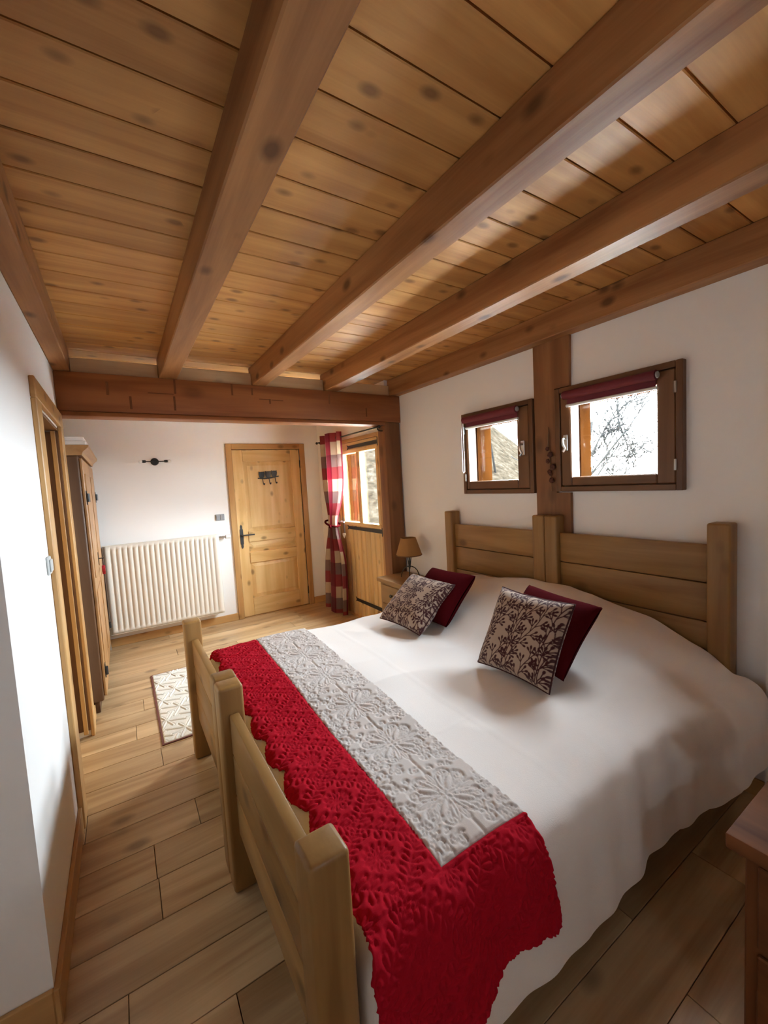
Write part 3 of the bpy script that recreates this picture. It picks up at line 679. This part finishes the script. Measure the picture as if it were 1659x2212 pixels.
    b = grid_mesh('grey_panel', P, M_GREYQ, t, keep & gf, label='pale grey panel with stitched flowers')
    for o in (a, b):
        so = o.modifiers.new('thickness', 'SOLIDIFY'); so.thickness = .009; so.offset = -1 if N[nu // 2, nv // 2, 2] > 0 else 1
quilt()

# cushions --------------------------------------------------------------
def vine_print(n, seed, bgc, ink):
    r = random.Random(seed); g = np.linspace(-.2, .2, n) / 1.7; X, Y = np.meshgrid(g, g, indexing='ij')
    ds = np.full(X.shape, 9.0); bud = np.full(X.shape, 9.0)
    def seg(x0, y0, x1, y1):
        m = .012; i0, i1 = np.searchsorted(g, [min(x0, x1) - m, max(x0, x1) + m]); j0, j1 = np.searchsorted(g, [min(y0, y1) - m, max(y0, y1) + m])
        if i0 >= i1 or j0 >= j1: return
        ds[i0:i1, j0:j1] = np.minimum(ds[i0:i1, j0:j1], seg_dist(X[i0:i1, j0:j1], Y[i0:i1, j0:j1], [(x0, y0, x1, y1)]))
    def drop(x, y, a):
        m = .022; i0, i1 = np.searchsorted(g, [x - m, x + m]); j0, j1 = np.searchsorted(g, [y - m, y + m])
        if i0 >= i1 or j0 >= j1: return
        xx, yy = X[i0:i1, j0:j1] - x, Y[i0:i1, j0:j1] - y; u = xx * math.cos(a) + yy * math.sin(a); w = -xx * math.sin(a) + yy * math.cos(a)
        e = np.hypot((u - .0042) / .0060, w / (.0026 + .10 * np.clip(u, 0, .008))); bud[i0:i1, j0:j1] = np.minimum(bud[i0:i1, j0:j1], e)
    for s in range(-4, 13):
        x, y = -.215 + s * .0335 + r.uniform(-.004, .004), -.165 + .02 * (s % 2); side = 1 if s % 2 else -1; k = s
        while y < .215:
            a = PI / 2 - .36 + .26 * math.sin(k * .5 + s * 1.7)
            for q in range(2):
                nx, ny = x + .0095 * math.cos(a), y + .0095 * math.sin(a); seg(x, y, nx, ny); x, y = nx, ny
            # a side sprig: arching stalk with three stalked buds fanned at its end
            bx, by, ba = x, y, a + side * .42
            for q in range(2): ex, ey = bx + .0085 * math.cos(ba), by + .0085 * math.sin(ba); seg(bx, by, ex, ey); bx, by = ex, ey; ba += side * .16
            for fa in (-.50, .05, .62):
                L = .0085 + .004 * (fa < .5) + r.uniform(0, .003); ex, ey = bx + L * math.cos(ba + side * fa), by + L * math.sin(ba + side * fa); seg(bx, by, ex, ey); drop(ex, ey, ba + side * fa)
            side = -side; k += 1
    m = np.clip(1 - (ds - .0008) / .0009, 0, 1); m = np.maximum(m, np.clip((1.15 - bud) / .3, 0, 1)); m = m[..., None]
    return np.array(bgc) * (1 - m) + np.array(ink) * m
def cushion(name, label, c, yaw, tilt, roll, mat, prt=None, s=.4, group=None, pipe=None):
    t = thing(name, label, 'cushion', c, group)
    n = 190 if prt is not None else 60
    w = Vector((math.sin(yaw), -math.cos(yaw), 0)); fwd = Vector((math.cos(yaw), math.sin(yaw), 0)); h = Vector((0, 0, 1)) * math.cos(tilt) + fwd * math.sin(tilt)
    w, h = w * math.cos(roll) + h * math.sin(roll), -w * math.sin(roll) + h * math.cos(roll); nn = w.cross(h)
    if nn.dot(fwd) > 0: nn = -nn
    g = np.linspace(-1, 1, n); U, V = np.meshgrid(g, g, indexing='ij')
    a = U * (1 - .065 * (1 - V ** 2)) * s / 2; b = V * (1 - .065 * (1 - U ** 2)) * s / 2
    th = .072 * np.clip((1 - U ** 4) * (1 - V ** 4), 0, 1) ** .5 + .004
    wr = .0025 * np.sin(U * 7 + V * 3) * (1 - U ** 2) * (1 - V ** 2)
    W, H_, N_ = (np.array(v) for v in (w, h, nn)); C_ = np.array(c)
    for sgn, nm in ((1, 'front'), (-1, 'back')):
        P = C_ + a[..., None] * W + b[..., None] * H_ + (sgn * th + wr)[..., None] * N_
        if sgn < 0: P = P[::-1]
        col = None
        if prt is not None: col = prt if sgn > 0 else prt[::-1]
        grid_mesh('cover_' + nm, P, mat, t, color=col)
    if pipe:
        e = [(i, 0) for i in range(0, n, 5)] + [(n - 1, i) for i in range(0, n, 5)] + [(n - 1 - i, n - 1) for i in range(0, n, 5)] + [(0, n - 1 - i) for i in range(0, n, 5)]
        pts = [C_ + a[i, j] * W * 1.008 + b[i, j] * H_ * 1.008 for i, j in e]
        pts.append(pts[0]); MB().tube([tuple(p) for p in pts], .0042, 6, False).build('piping', pipe, t, smooth=True)
INK = (.050, .008, .009); M_VINE = attr_mat('vine_print_cotton')
pr = vine_print(190, 5, (.40, .29, .22), INK)
GC = 'cushions with a dark vine print'; GR = 'plain maroon cushions'
cushion('patterned_cushion', 'vine print cushion on the bed half closer to the camera', (1.571, 1.297, .803), .055, .521, -.026, M_VINE, pr, group=GC, pipe=M_PIPE)
cushion('patterned_cushion', 'vine print cushion leaning back near the iron lamp', (1.605, 2.197, .760), .125, .90, -.057, M_VINE, pr[::-1, ::-1].copy(), group=GC, pipe=M_PIPE)
cushion('maroon_cushion', 'plain maroon cushion behind the vine print cushion closer to the camera', (1.715, 1.287, .806), .16, .82, -.15, M_MAROON, group=GR)
cushion('maroon_cushion', 'plain maroon cushion behind the vine print cushion near the lamp', (1.765, 2.155, .785), .10, .84, -.01, M_MAROON, group=GR)

# ------------------------------------------------------------------ nightstand and lamp near the terrace door
ns = thing('nightstand', 'pale oak nightstand with one knobbed drawer beside the terrace door post', 'nightstand', (2.21, 3.17, 0))
autosm(MB().box(2.025, 2.390, 2.915, 3.408, .618, .655, .006, 2).build('top', night_w('y'), ns))
box('body', night_w('z'), ns, 2.055, 2.385, 2.945, 3.385, .0, .617, .004)
dr = box('drawer', night_w('y'), ns, 2.043, 2.056, 2.985, 3.345, .435, .595, .004)
autosm(MB().lathe([(.006, 0), (.006, -.012), (.016, -.018), (.017, -.026), (.010, -.032)], (2.044, 3.165, .515), 'x', 14).build('knob', M_IRON, dr))
box('door', night_w('z'), ns, 2.043, 2.056, 2.985, 3.345, .07, .415, .004)
def table_lamp(loc, label, shade=True, rot=0.0):
    x, y, z = loc; t = thing('table_lamp', label, 'lamp', loc)
    for k in range(3):
        a = rot + k * 2 * PI / 3; c, s = math.cos(a), math.sin(a)
        pts = [(x + r * c, y + r * s, z + h) for r, h in ((.098, .005), (.094, .03), (.080, .065), (.055, .095), (.025, .112), (.006, .115), (.010, .14), (.018, .19), (.022, .235))]
        autosm(MB().tube(pts, .0048, 8).build('leg', M_IRON, t))
    autosm(MB().tube([(x, y, z + .095), (x, y, z + .26)], .007, 8).build('stem', M_IRON, t)); autosm(MB().lathe([(.013, .108), (.015, .116), (.013, .124)], (x, y, z), seg=12).build('collar', M_IRON, t))
    MB().tube([(x, y, z + .26), (x, y, z + .33)], .016, 10).build('socket', M_WPLAST, t, smooth=True)
    prof = [(.118, .222), (.119, .232), (.070, .385), (.068, .385), (.114, .232)]
    m = MB(); seg = 40; rings = []
    for r, h in prof:
        rings.append([m.bm.verts.new((x + r * (1 + (.012 * math.cos(8 * 2 * PI * k / seg) if h < .24 else 0)) * math.cos(2 * PI * k / seg), y + r * (1 + (.012 * math.cos(8 * 2 * PI * k / seg) if h < .24 else 0)) * math.sin(2 * PI * k / seg), z + h)) for k in range(seg)])
    for a, b in zip(rings, rings[1:] + rings[:1]):
        for k in range(seg): m.bm.faces.new((a[k], a[(k + 1) % seg], b[(k + 1) % seg], b[k]))
    bmesh.ops.recalc_face_normals(m.bm, faces=m.bm.faces); sh = autosm(m.build('shade', M_SHADE, t), 50)
    autosm(MB().tube([(x + .119 * math.cos(q * PI / 16), y + .119 * math.sin(q * PI / 16), z + .225) for q in range(33)], .005, 6, False).build('rim', noisy('shade_rim', (.16, .075, .03), .7), sh))
    return t
table_lamp((2.225, 3.125, .655), 'unlit iron lamp with ochre shade on the nightstand by the terrace door', rot=PI * .62)
autosm(MB().tube([(2.30, 3.06, .659), (2.33, 2.99, .660), (2.36, 2.95, .659), (2.385, 2.935, .659)], .0035, 6).build('lamp_cord', M_IRON, bpy.data.objects['table_lamp']))

# chest at the right edge
ch = thing('bedside_chest', 'dark reddish wood chest beside the bed at the edge of view', 'chest', (1.5, .18, 0))
autosm(MB().box(1.270, 1.70, -.10, .414, .556, .60, .007, 2).build('top', chest_w('y'), ch))
box('body', chest_w('z'), ch, 1.315, 1.69, -.07, .385, 0, .555, .005)
for z0, z1 in ((.30, .53), (.05, .28)):
    d = box('drawer', chest_w('y'), ch, 1.300, 1.316, -.04, .355, z0, z1, .004)
    zc = (z0 + z1) / 2 + .02; autosm(MB().lathe([(.018, 0), (.018, -.005), (.006, -.012)], (1.300, .16, zc + .03), 'x', 12).build('pull_plate', M_IRON, d))
    autosm(MB().tube([(1.286, .16 + .035 * math.sin(q * PI / 10), zc - .002 + .035 * math.cos(q * PI / 10)) for q in range(21)], .0045, 6, False).build('ring_pull', M_IRON, d))
table_lamp((1.545, .26, .60), 'iron lamp standing on the reddish chest, only a foot in view', rot=2.3)

# ------------------------------------------------------------------ radiator
ra = thing('radiator', 'cream ribbed panel radiator under the wall lamp', 'radiator', (.36, YB - .08, .155))
def rad_panel():
    x0, x1, z0, z1, yf = -.192, .916, .158, 1.072, YB - .108
    cols = [(x0, 0), (x0 + .030, 0)]; n = 21; p = (x1 - x0 - .075) / n
    for k in range(n):
        c = x0 + .0375 + p * (k + .5)
        cols += [(c - .0075, 0), (c - .003, 1), (c + .003, 1), (c + .0075, 0)]
    cols += [(x1 - .030, 0), (x1, 0)]
    zs = [(z0, 0), (z0 + .030, 0), (z0 + .050, 1), (z1 - .050, 1), (z1 - .030, 0), (z1, 0)]
    P = np.array([[(x, yf + .0085 * a * b, z) for z, b in zs] for x, a in cols])
    o = grid_mesh('front_panel', P, M_RAD, ra, smooth=False)
    so = o.modifiers.new('thickness', 'SOLIDIFY'); so.thickness = .003; so.offset = 1
    box('body', M_RAD, ra, x0 + .004, x1 - .004, yf + .014, YB - .035, z0 + .004, z1 - .006, .003)
    for k in range(18):
        xx = x0 + .02 + k * (x1 - x0 - .04) / 18; box('grille_slat', M_RAD, ra, xx, xx + .045, yf + .02, YB - .04, z1 - .005, z1 + .002, .001)
    box('rim', M_RAD, ra, x0 - .003, x1 + .003, yf - .002, yf + .012, z1, z1 + .006, .001); box('rim', M_RAD, ra, x0 - .003, x1 + .003, yf - .002, yf + .012, z0 - .006, z0, .001)
    for xx in (x0 - .004, x1): box('rim', M_RAD, ra, xx, xx + .004, yf - .002, yf + .012, z0, z1, .001)
    for xx in (x0 + .2, x1 - .2): box('wall_bracket', M_RAD, ra, xx, xx + .03, YB - .036, YB, z0 + .05, z1 - .1, .001)
    yv = YB - .075
    va = autosm(MB().tube([(x1 - .002, yv, 1.032), (x1 + .085, yv, 1.032)], .010, 10).build('valve', M_STEEL, ra))
    for dx in (.02, .05): autosm(MB().lathe([(.015, 0), (.015, .014)], (x1 + dx, yv, 1.032), 'x', 6).build('nut', M_STEEL, va))
    autosm(MB().lathe([(.016, 0), (.024, .006), (.024, .055), (.017, .062)], (x1 + .082, yv, 1.032), 'x', 18).build('thermostat_knob', M_WPLAST, va))
    vb = autosm(MB().tube([(x0 + .002, yv, .235), (x0 - .022, yv, .235), (x0 - .024, yv, .21), (x0 - .024, yv, .0)], .009, 10).build('return_pipe', M_STEEL, ra))
rad_panel()

# wall lamp, switches
wl = thing('wall_lamp', 'small black two-bulb wall lamp above the radiator', 'lamp', (.351, YB, 1.925))
autosm(MB().lathe([(.040, 0), (.040, -.014), (.030, -.024), (.0, -.026)][:3], (.351, YB, 1.925), 'y', 22).build('rosette', M_IRON, wl))
for s in (-1, 1):
    autosm(MB().tube([(.351, YB - .02, 1.925), (.351 + s * .03, YB - .055, 1.925), (.351 + s * .085, YB - .075, 1.925)], .005, 8).build('arm', M_IRON, wl))
    autosm(MB().lathe([(.011, 0), (.015, s * .012), (.015, s * .035)], (.351 + s * .085, YB - .075, 1.925), 'x', 14).build('socket', M_IRON, wl))
    autosm(MB().lathe([(.009, s * .034), (.017, s * .042), (.019, s * .052), (.016, s * .062), (.006, s * .068)], (.351 + s * .085, YB - .075, 1.925), 'x', 14).build('bulb', M_BULB, wl))
sw = thing('wall_switch', 'grey double switch on the wall beside the pine door', 'switch', (.972, YB, 1.258))
box('plate', M_GPLAST, sw, .922, 1.022, YB - .012, YB, 1.222, 1.297, .004)
for x0 in (.930, .974): box('rocker', M_GPLAST, sw, x0, x0 + .040, YB - .017, YB - .011, 1.230, 1.289, .002)
s2 = thing('wall_switch', 'white switch on the bright wall just before the doorway', 'switch', (XL, 2.33, 1.285))
box('plate', noisy('dull_white_plastic', (.50, .51, .50), .4, .02, 5), s2, XL, XL + .010, 2.292, 2.372, 1.245, 1.325, .004); box('rocker', MATS['dull_white_plastic'], s2, XL + .009, XL + .017, 2.305, 2.359, 1.258, 1.312, .003)

# bird hook rack on the pine door: three little owls on a branch
hk = thing('coat_hooks', 'black iron hook rack of three small owls on a branch, on the pine door', 'hooks', (1.575, YB, 1.66))
hy = YB + .0; cxk = 1.578
MB().tube([(cxk - .13, hy - .012, 1.698), (cxk - .05, hy - .012, 1.692), (cxk + .04, hy - .012, 1.700), (cxk + .135, hy - .012, 1.716)], [.006, .008, .008, .005], 8).build('branch', M_IRON, hk, smooth=True)
for k, dx in enumerate((-.080, 0, .078)):
    x = cxk + dx; z = 1.738 + .006 * k
    ow = MB().prism([(x - .032, z + .042), (x - .018, z + .034), (x, z + .038), (x + .018, z + .034), (x + .032, z + .042), (x + .036, z + .010), (x + .030, z - .022), (x + .012, z - .048), (x - .012, z - .048), (x - .030, z - .022), (x - .036, z + .010)], 'y', hy - .016, hy - .004, .002).build('owl', M_IRON, hk)
    for e in (-.012, .012): MB().lathe([(.007, 0), (.007, -.003)], (x + e, hy - .016, z + .014), 'y', 10).build('eye', M_IRONG, ow)
    autosm(MB().tube([(x + .008, hy - .010, z - .045), (x + .012, hy - .012, z - .085), (x + .014, hy - .020, z - .118), (x + .016, hy - .040, z - .124), (x + .016, hy - .050, z - .108)], [.005, .005, .005, .005, .009], 8).build('hook', M_IRON, hk))

# ------------------------------------------------------------------ curtain and rod
rodx, rodz = 2.165, 2.103
rd = thing('curtain_rod', 'thin black iron curtain rod above the terrace door', 'curtain rod', (rodx, 4.2, rodz))
autosm(MB().tube([(rodx, 3.43, rodz), (rodx, 4.93, rodz)], .0085, 10).build('rod', M_IRON, rd))
for y in (3.43, 4.93): MB().ball((rodx, y, rodz), .016).build('finial', M_IRON, rd, smooth=True)
autosm(MB().tube([(rodx, 3.462, rodz), (rodx, 3.462, rodz - .02), (2.19, 3.462, rodz - .035), (2.224, 3.462, rodz - .035)], .006, 8).build('bracket', M_IRON, rd))
autosm(MB().tube([(rodx, 4.88, rodz), (2.2, 4.88, rodz - .02), (XA, 4.88, rodz - .02)], .006, 8).build('bracket', M_IRON, rd))
def curtain():
    t = thing('curtain', 'red, cream and taupe checked curtain tied back at the terrace door', 'curtain', (2.14, 4.55, 0))
    # plan of the folds: points (depth into room, along the rod), gathered
    F = np.array([(.00, 1.0), (.055, .90), (.02, .79), (-.05, .76), (.03, .66), (.075, .50), (.07, .30), (.00, .20), (-.05, .22), (.02, .10), (.05, 0.0), (-.02, -.02)])
    q = F * [1, .5]; s = np.concatenate([[0], np.cumsum(np.hypot(*np.diff(q, axis=0).T))]); s /= s[-1]
    nu, nz = 150, 260; u = np.linspace(0, 1, nu); fx = np.interp(u, s, F[:, 0]); fy = np.interp(u, s, F[:, 1])
    k = np.ones(7) / 7
    fx = np.convolve(np.pad(fx, 3, 'edge'), k, 'valid'); fy = np.convolve(np.pad(fy, 3, 'edge'), k, 'valid')
    zs = np.linspace(2.165, .025, nz); P = np.zeros((nu, nz, 3)); col = np.zeros((nu, nz, 3))
    for j, z in enumerate(zs):
        tie = math.exp(-((z - 1.10) / .30) ** 2); wd = .50 - .30 * tie + (.04 if z < 1.1 else 0) * min(1, (1.1 - z) / .8)
        ctr = 4.50 + .05 * tie + .11 * max(0, (1.3 - z) / 1.3)
        P[:, j, 1] = ctr + (fy - .5) * wd; P[:, j, 0] = 2.155 - fx * (1.0 - .35 * tie) - .012 * max(0, (1.1 - z)); P[:, j, 2] = z
        row = int((2.20 - z) / .142) % 3
        for i in range(nu):
            cb = int(u[i] * 8.0 + .25) % 2
            col[i, j] = ((.155, .006, .014), (.20, .018, .028), (.115, .012, .018))[row] if cb == 0 else ((.27, .045, .048), (.56, .43, .30), (.215, .135, .12))[row]
    m = attr_mat('checked_curtain_cotton', rough=.9)
    nt = m.node_tree; b = nt.nodes['Principled BSDF']; out = nt.nodes['Material Output']
    tr = nt.nodes.new('ShaderNodeBsdfTranslucent'); vc = [x for x in nt.nodes if x.type == 'VERTEX_COLOR'][0]; nt.links.new(vc.outputs[0], tr.inputs[0])
    mx = nt.nodes.new('ShaderNodeMixShader'); mx.inputs[0].default_value = .35; nt.links.new(b.outputs[0], mx.inputs[1]); nt.links.new(tr.outputs[0], mx.inputs[2]); nt.links.new(mx.outputs[0], out.inputs[0])
    grid_mesh('cloth', P, m, t, color=col)
    tb = []
    for a in np.linspace(0, 2 * PI, 25): tb.append((2.135 + .075 * math.cos(a), 4.555 + .125 * math.sin(a), 1.105 + .03 * math.sin(a)))
    MB().tube(tb, .012, 6, False).build('tieback', M_MAROON, t, smooth=True)
    MB().ball((2.062, 4.47, 1.075), .020, .7, 1, 1).build('knot', M_MAROON, t, smooth=True)
    for y in (4.34, 4.46, 4.60, 4.72): autosm(MB().tube([(rodx + .022 * math.cos(a), y, rodz + .022 * math.sin(a)) for a in np.linspace(0, 2 * PI, 17)], .004, 6, False).build('eyelet', M_IRON, t))
curtain()
def heart_pts(c1, c2, s): return [(c1 + s * .0625 * 16 * math.sin(t) ** 3, c2 + s * .0625 * (13 * math.cos(t) - 5 * math.cos(2 * t) - 2 * math.cos(3 * t) - math.cos(4 * t))) for t in np.linspace(0, 2 * PI, 28, endpoint=False)]
hh = thing('heart_pendant', 'small white heart hanging from the terrace door handle', 'ornament', (2.20, 4.415, .96))
MB().prism(heart_pts(4.400, .965, .035), 'x', 2.200, 2.212, .003).build('heart', M_HEARTW, hh)
MB().tube([(2.206, 4.400, .985), (2.205, 4.400, 1.06), (2.207, 4.400, 1.122)], .0022, 6).build('string', M_PIPE, hh)

# ------------------------------------------------------------------ wardrobe in the recess of the left wall
wa = thing('wardrobe', 'pine wardrobe with black hinges standing in the recess past the doorway', 'wardrobe', (-.5, 4.28, 0))
wx, wy0, wy1 = -.222, 3.606, 4.955
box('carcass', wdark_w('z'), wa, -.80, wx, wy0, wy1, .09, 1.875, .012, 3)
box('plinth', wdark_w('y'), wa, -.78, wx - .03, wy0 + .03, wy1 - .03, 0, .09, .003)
m = MB().prism([(-.80, 1.875), (wx + .022, 1.875), (wx + .030, 1.900), (wx + .062, 1.930), (wx + .066, 1.948), (-.80, 1.948)][:], 'y', wy0 - .0, wy1 + .02)
m.build('cornice', ward_w('y'), wa)
for k, (a, b) in enumerate(((wy0 + .02, 4.275), (4.281, wy1 - .02))):
    d = box('door', ward_w('z'), wa, wx + .001, wx + .020, a, b, .12, 1.855, .004)
    box('door_panel', ward_w('z'), d, wx + .019, wx + .0235, a + .09, b - .09, .98, 1.75, .005); box('door_panel', ward_w('z'), d, wx + .019, wx + .0235, a + .09, b - .09, .24, .88, .005)
    hy_ = a + .03 if k == 0 else b - .03
    for z in (1.575, .30):
        h = MB().prism([(hy_ - .022, z - .05), (hy_ + .022, z - .05), (hy_ + .016, z), (hy_ + .022, z + .05), (hy_ - .022, z + .05), (hy_ - .016, z)], 'x', wx + .020, wx + .026).build('hinge', M_IRON, d)
        autosm(MB().lathe([(.012, -.03), (.012, .03)], (wx + .030, hy_ - (.015 if k == 0 else -.015), z), seg=10).build('hinge_pin', M_IRON, h))
es = MB().prism([(4.315 + .016 * math.cos(t), 1.05 + .055 * math.sin(t)) for t in np.linspace(0, 2 * PI, 16, endpoint=False)], 'x', wx + .020, wx + .024).build('escutcheon', M_IRON, wa)
autosm(MB().tube([(wx + .022, 4.315, 1.05), (wx + .060, 4.315, 1.05)], .005, 8).build('key', M_IRON, wa))
kh = thing('heart_key_fob', 'small red heart hanging from the wardrobe key', 'ornament', (wx + .05, 4.315, .95))
MB().prism(heart_pts(4.315, .955, .045), 'x', wx + .040, wx + .062, .005).build('heart', M_HEARTR, kh, smooth=False)
MB().tube([(wx + .050, 4.315, .985), (wx + .050, 4.315, 1.046)], .002, 6).build('string', M_PIPE, kh)
for k, (z, y1, nm) in enumerate(((1.949, 4.50, 'lower white flat box lying on the wardrobe'), (1.978, 4.42, 'upper white flat box lying on the wardrobe'))):
    t = thing('flat_box', nm, 'box', (-.45, 4.0, z), group='flat boxes on the wardrobe')
    box('tray', M_PAPER, t, -.70 + .01 * k, wx + .050 - .012 * k, 3.62, y1, z, z + .028, .003)
    box('lid_edge', M_PAPER, t, -.703 + .01 * k, wx + .053 - .012 * k, 3.617, y1 + .003, z + .020, z + .0285, .002)

# ------------------------------------------------------------------ rug
def rug():
    x0, x1, y0, y1 = .090, .66, 2.885, 4.075; t = thing('rug', 'cream bedside rug with raised star lines beyond the footboard', 'rug', ((x0 + x1) / 2, (y0 + y1) / 2, 0))
    nx, ny = 190, 400; X, Y = np.meshgrid(np.linspace(x0 + .012, x1 - .012, nx), np.linspace(y0 + .012, y1 - .012, ny), indexing='ij')
    segs = []
    for a in range(-2, 5):
        for b in range(-1, 8):
            cx, cy = x0 + .15 + a * .20 + (.10 if b % 2 else 0), y0 + .12 + b * .165
            for k in range(8):
                an = k * PI / 4 + PI / 8; L = .125 if k % 2 else .085
                segs.append((cx, cy, cx + L * math.cos(an), cy + L * math.sin(an)))
    d = np.full(X.shape, 9.0)
    gx, gy = X[:, 0], Y[0]
    for s in segs:
        i0, i1 = np.searchsorted(gx, [min(s[0], s[2]) - .02, max(s[0], s[2]) + .02]); j0, j1 = np.searchsorted(gy, [min(s[1], s[3]) - .02, max(s[1], s[3]) + .02])
        if i0 < i1 and j0 < j1: d[i0:i1, j0:j1] = np.minimum(d[i0:i1, j0:j1], seg_dist(X[i0:i1, j0:j1], Y[i0:i1, j0:j1], [s]))
    Z = .012 + .005 * np.exp(-(d / .0045) ** 2) - .003 * np.exp(-((d - .010) / .004) ** 2)
    edge = np.minimum.reduce([X - x0 - .012, x1 - .012 - X, Y - y0 - .012, y1 - .012 - Y]); Z = np.minimum(Z, .006 + edge * .8)
    grid_mesh('pile', np.stack([X, Y, Z], -1), M_RUG, t)
    box('backing', M_RUGE, t, x0, x1, y0, y1, .0008, .007, .002, label='dark red-brown woven edge')
rug()

# ------------------------------------------------------------------ outside
def terrain(x, y):
    """ground outside: flat by the house, a wooded ridge to the north-east falling away to the east"""
    x = np.asarray(x, float); y = np.asarray(y, float); d = np.hypot(x, y); az = np.degrees(np.arctan2(x, y))
    e = np.interp(az, [0, 40, 44, 46.5, 49, 53, 57, 70], [.15, .155, .165, .125, .085, .02, -.03, -.05])
    return -.45 + (2.0 + d * e) * sst(7.5, 19, d)
def hill():
    nx, ny = 100, 120; X, Y = np.meshgrid(np.linspace(2.75, 60, nx), np.linspace(-45, 62, ny), indexing='ij'); Z = terrain(X, Y)
    w = sst(8, 14, np.hypot(X, Y))
    for i in range(nx):
        for j in range(ny): Z[i, j] += w[i, j] * (noise.noise((X[i, j] * .35, Y[i, j] * .35, 0)) * .25 + noise.noise((X[i, j] * 1.3, Y[i, j] * 1.3, 4)) * .12)
    grid_mesh('hillside', np.stack([X, Y, Z], -1), M_HILL, None, label='wooded slope of dead leaves rising outside the windows', cat='hillside', kind='structure')
hill()
MB().box(2.60, 7.6, -6.0, 7.4, -.40, -.14, .01).build('terrace', noisy('bounce_gravel', (.62, .60, .56), .95, .12, 30, bump=.5, bscale=60), None, label='unseen pale gravel terrace added outside to bounce light onto the ceiling', cat='terrace', kind='structure')  # out of view, added as a pale surface bouncing daylight up to the ceiling
def terrain_z(x, y): return float(terrain(x, y)) - .1
def tree(name, label, x, y, h, r0, seed, spread=.5, depth=4, twig=.008, group='bare trees outside the windows'):
    r = random.Random(seed); z0 = terrain_z(x, y); t = thing(name, label, 'tree', (x, y, z0), group)
    tr = MB(); br = MB()
    def grow(m, p, d, L, rad, lev):
        pts = [p]; dd = d.copy(); n = 4
        for k in range(n):
            dd = (dd + Vector((r.uniform(-1, 1), r.uniform(-1, 1), r.uniform(-.4, .7))) * .13).normalized(); pts.append(pts[-1] + dd * L / n)
        m.tube(pts, [max(rad * (1 - .5 * k / n), twig) for k in range(n + 1)], 5 if lev else 8)
        if lev >= depth: return
        for k in range(5 if lev == 0 else 4):
            f = r.uniform(.35, 1.0) if lev else r.uniform(.30, .98); i = min(int(f * n), n - 1); q = pts[i].lerp(pts[i + 1], f * n - i)
            a = r.uniform(0, 2 * PI); side = dd.orthogonal().normalized(); side.rotate(Matrix.Rotation(a, 3, dd))
            nd = (dd * (1 - spread) + side * spread * 1.2 + Vector((0, 0, .25))).normalized(); grow(br, q, nd, L * r.uniform(.45, .68), rad * .45, lev + 1)
    grow(tr, Vector((x, y, z0)), Vector((r.uniform(-.08, .08), r.uniform(-.08, .08), 1)), h, r0, 0)
    tr.build('trunk', M_BARK, t, smooth=True); br.build('branches', M_BARK, t, smooth=True, kind='stuff')
tree('bare_tree', 'spreading bare tree seen in the window closer to the camera', 8.30, 5.30, 3.0, .045, 11, .50, 4, .0085)
tree('bare_tree', 'second bare tree low in the window closer to the camera', 8.75, 5.45, 1.75, .035, 17, .6, 4, .0085)
for k, (az, dd, h, lab) in enumerate(((43.2, 15, 7, 'thin bare tree leaning on the slope, first behind the window nearer the door'), (45.2, 12, 6, 'thin bare tree on the slope in the middle of the window nearer the door'), (47.6, 14, 7, 'thin bare tree at the crest edge behind the window nearer the door'), (46.6, 19, 8, 'furthest thin bare tree on the crest behind the window nearer the door'))):
    tree('bare_tree', lab, dd * math.sin(math.radians(az)), dd * math.cos(math.radians(az)), h, .032, 30 + k, .4, 3, .009)
pw = thing('plank_screen', 'orange larch plank lining seen through the terrace door pane beside the curtain', 'wall', (2.47, 4.545, .012))
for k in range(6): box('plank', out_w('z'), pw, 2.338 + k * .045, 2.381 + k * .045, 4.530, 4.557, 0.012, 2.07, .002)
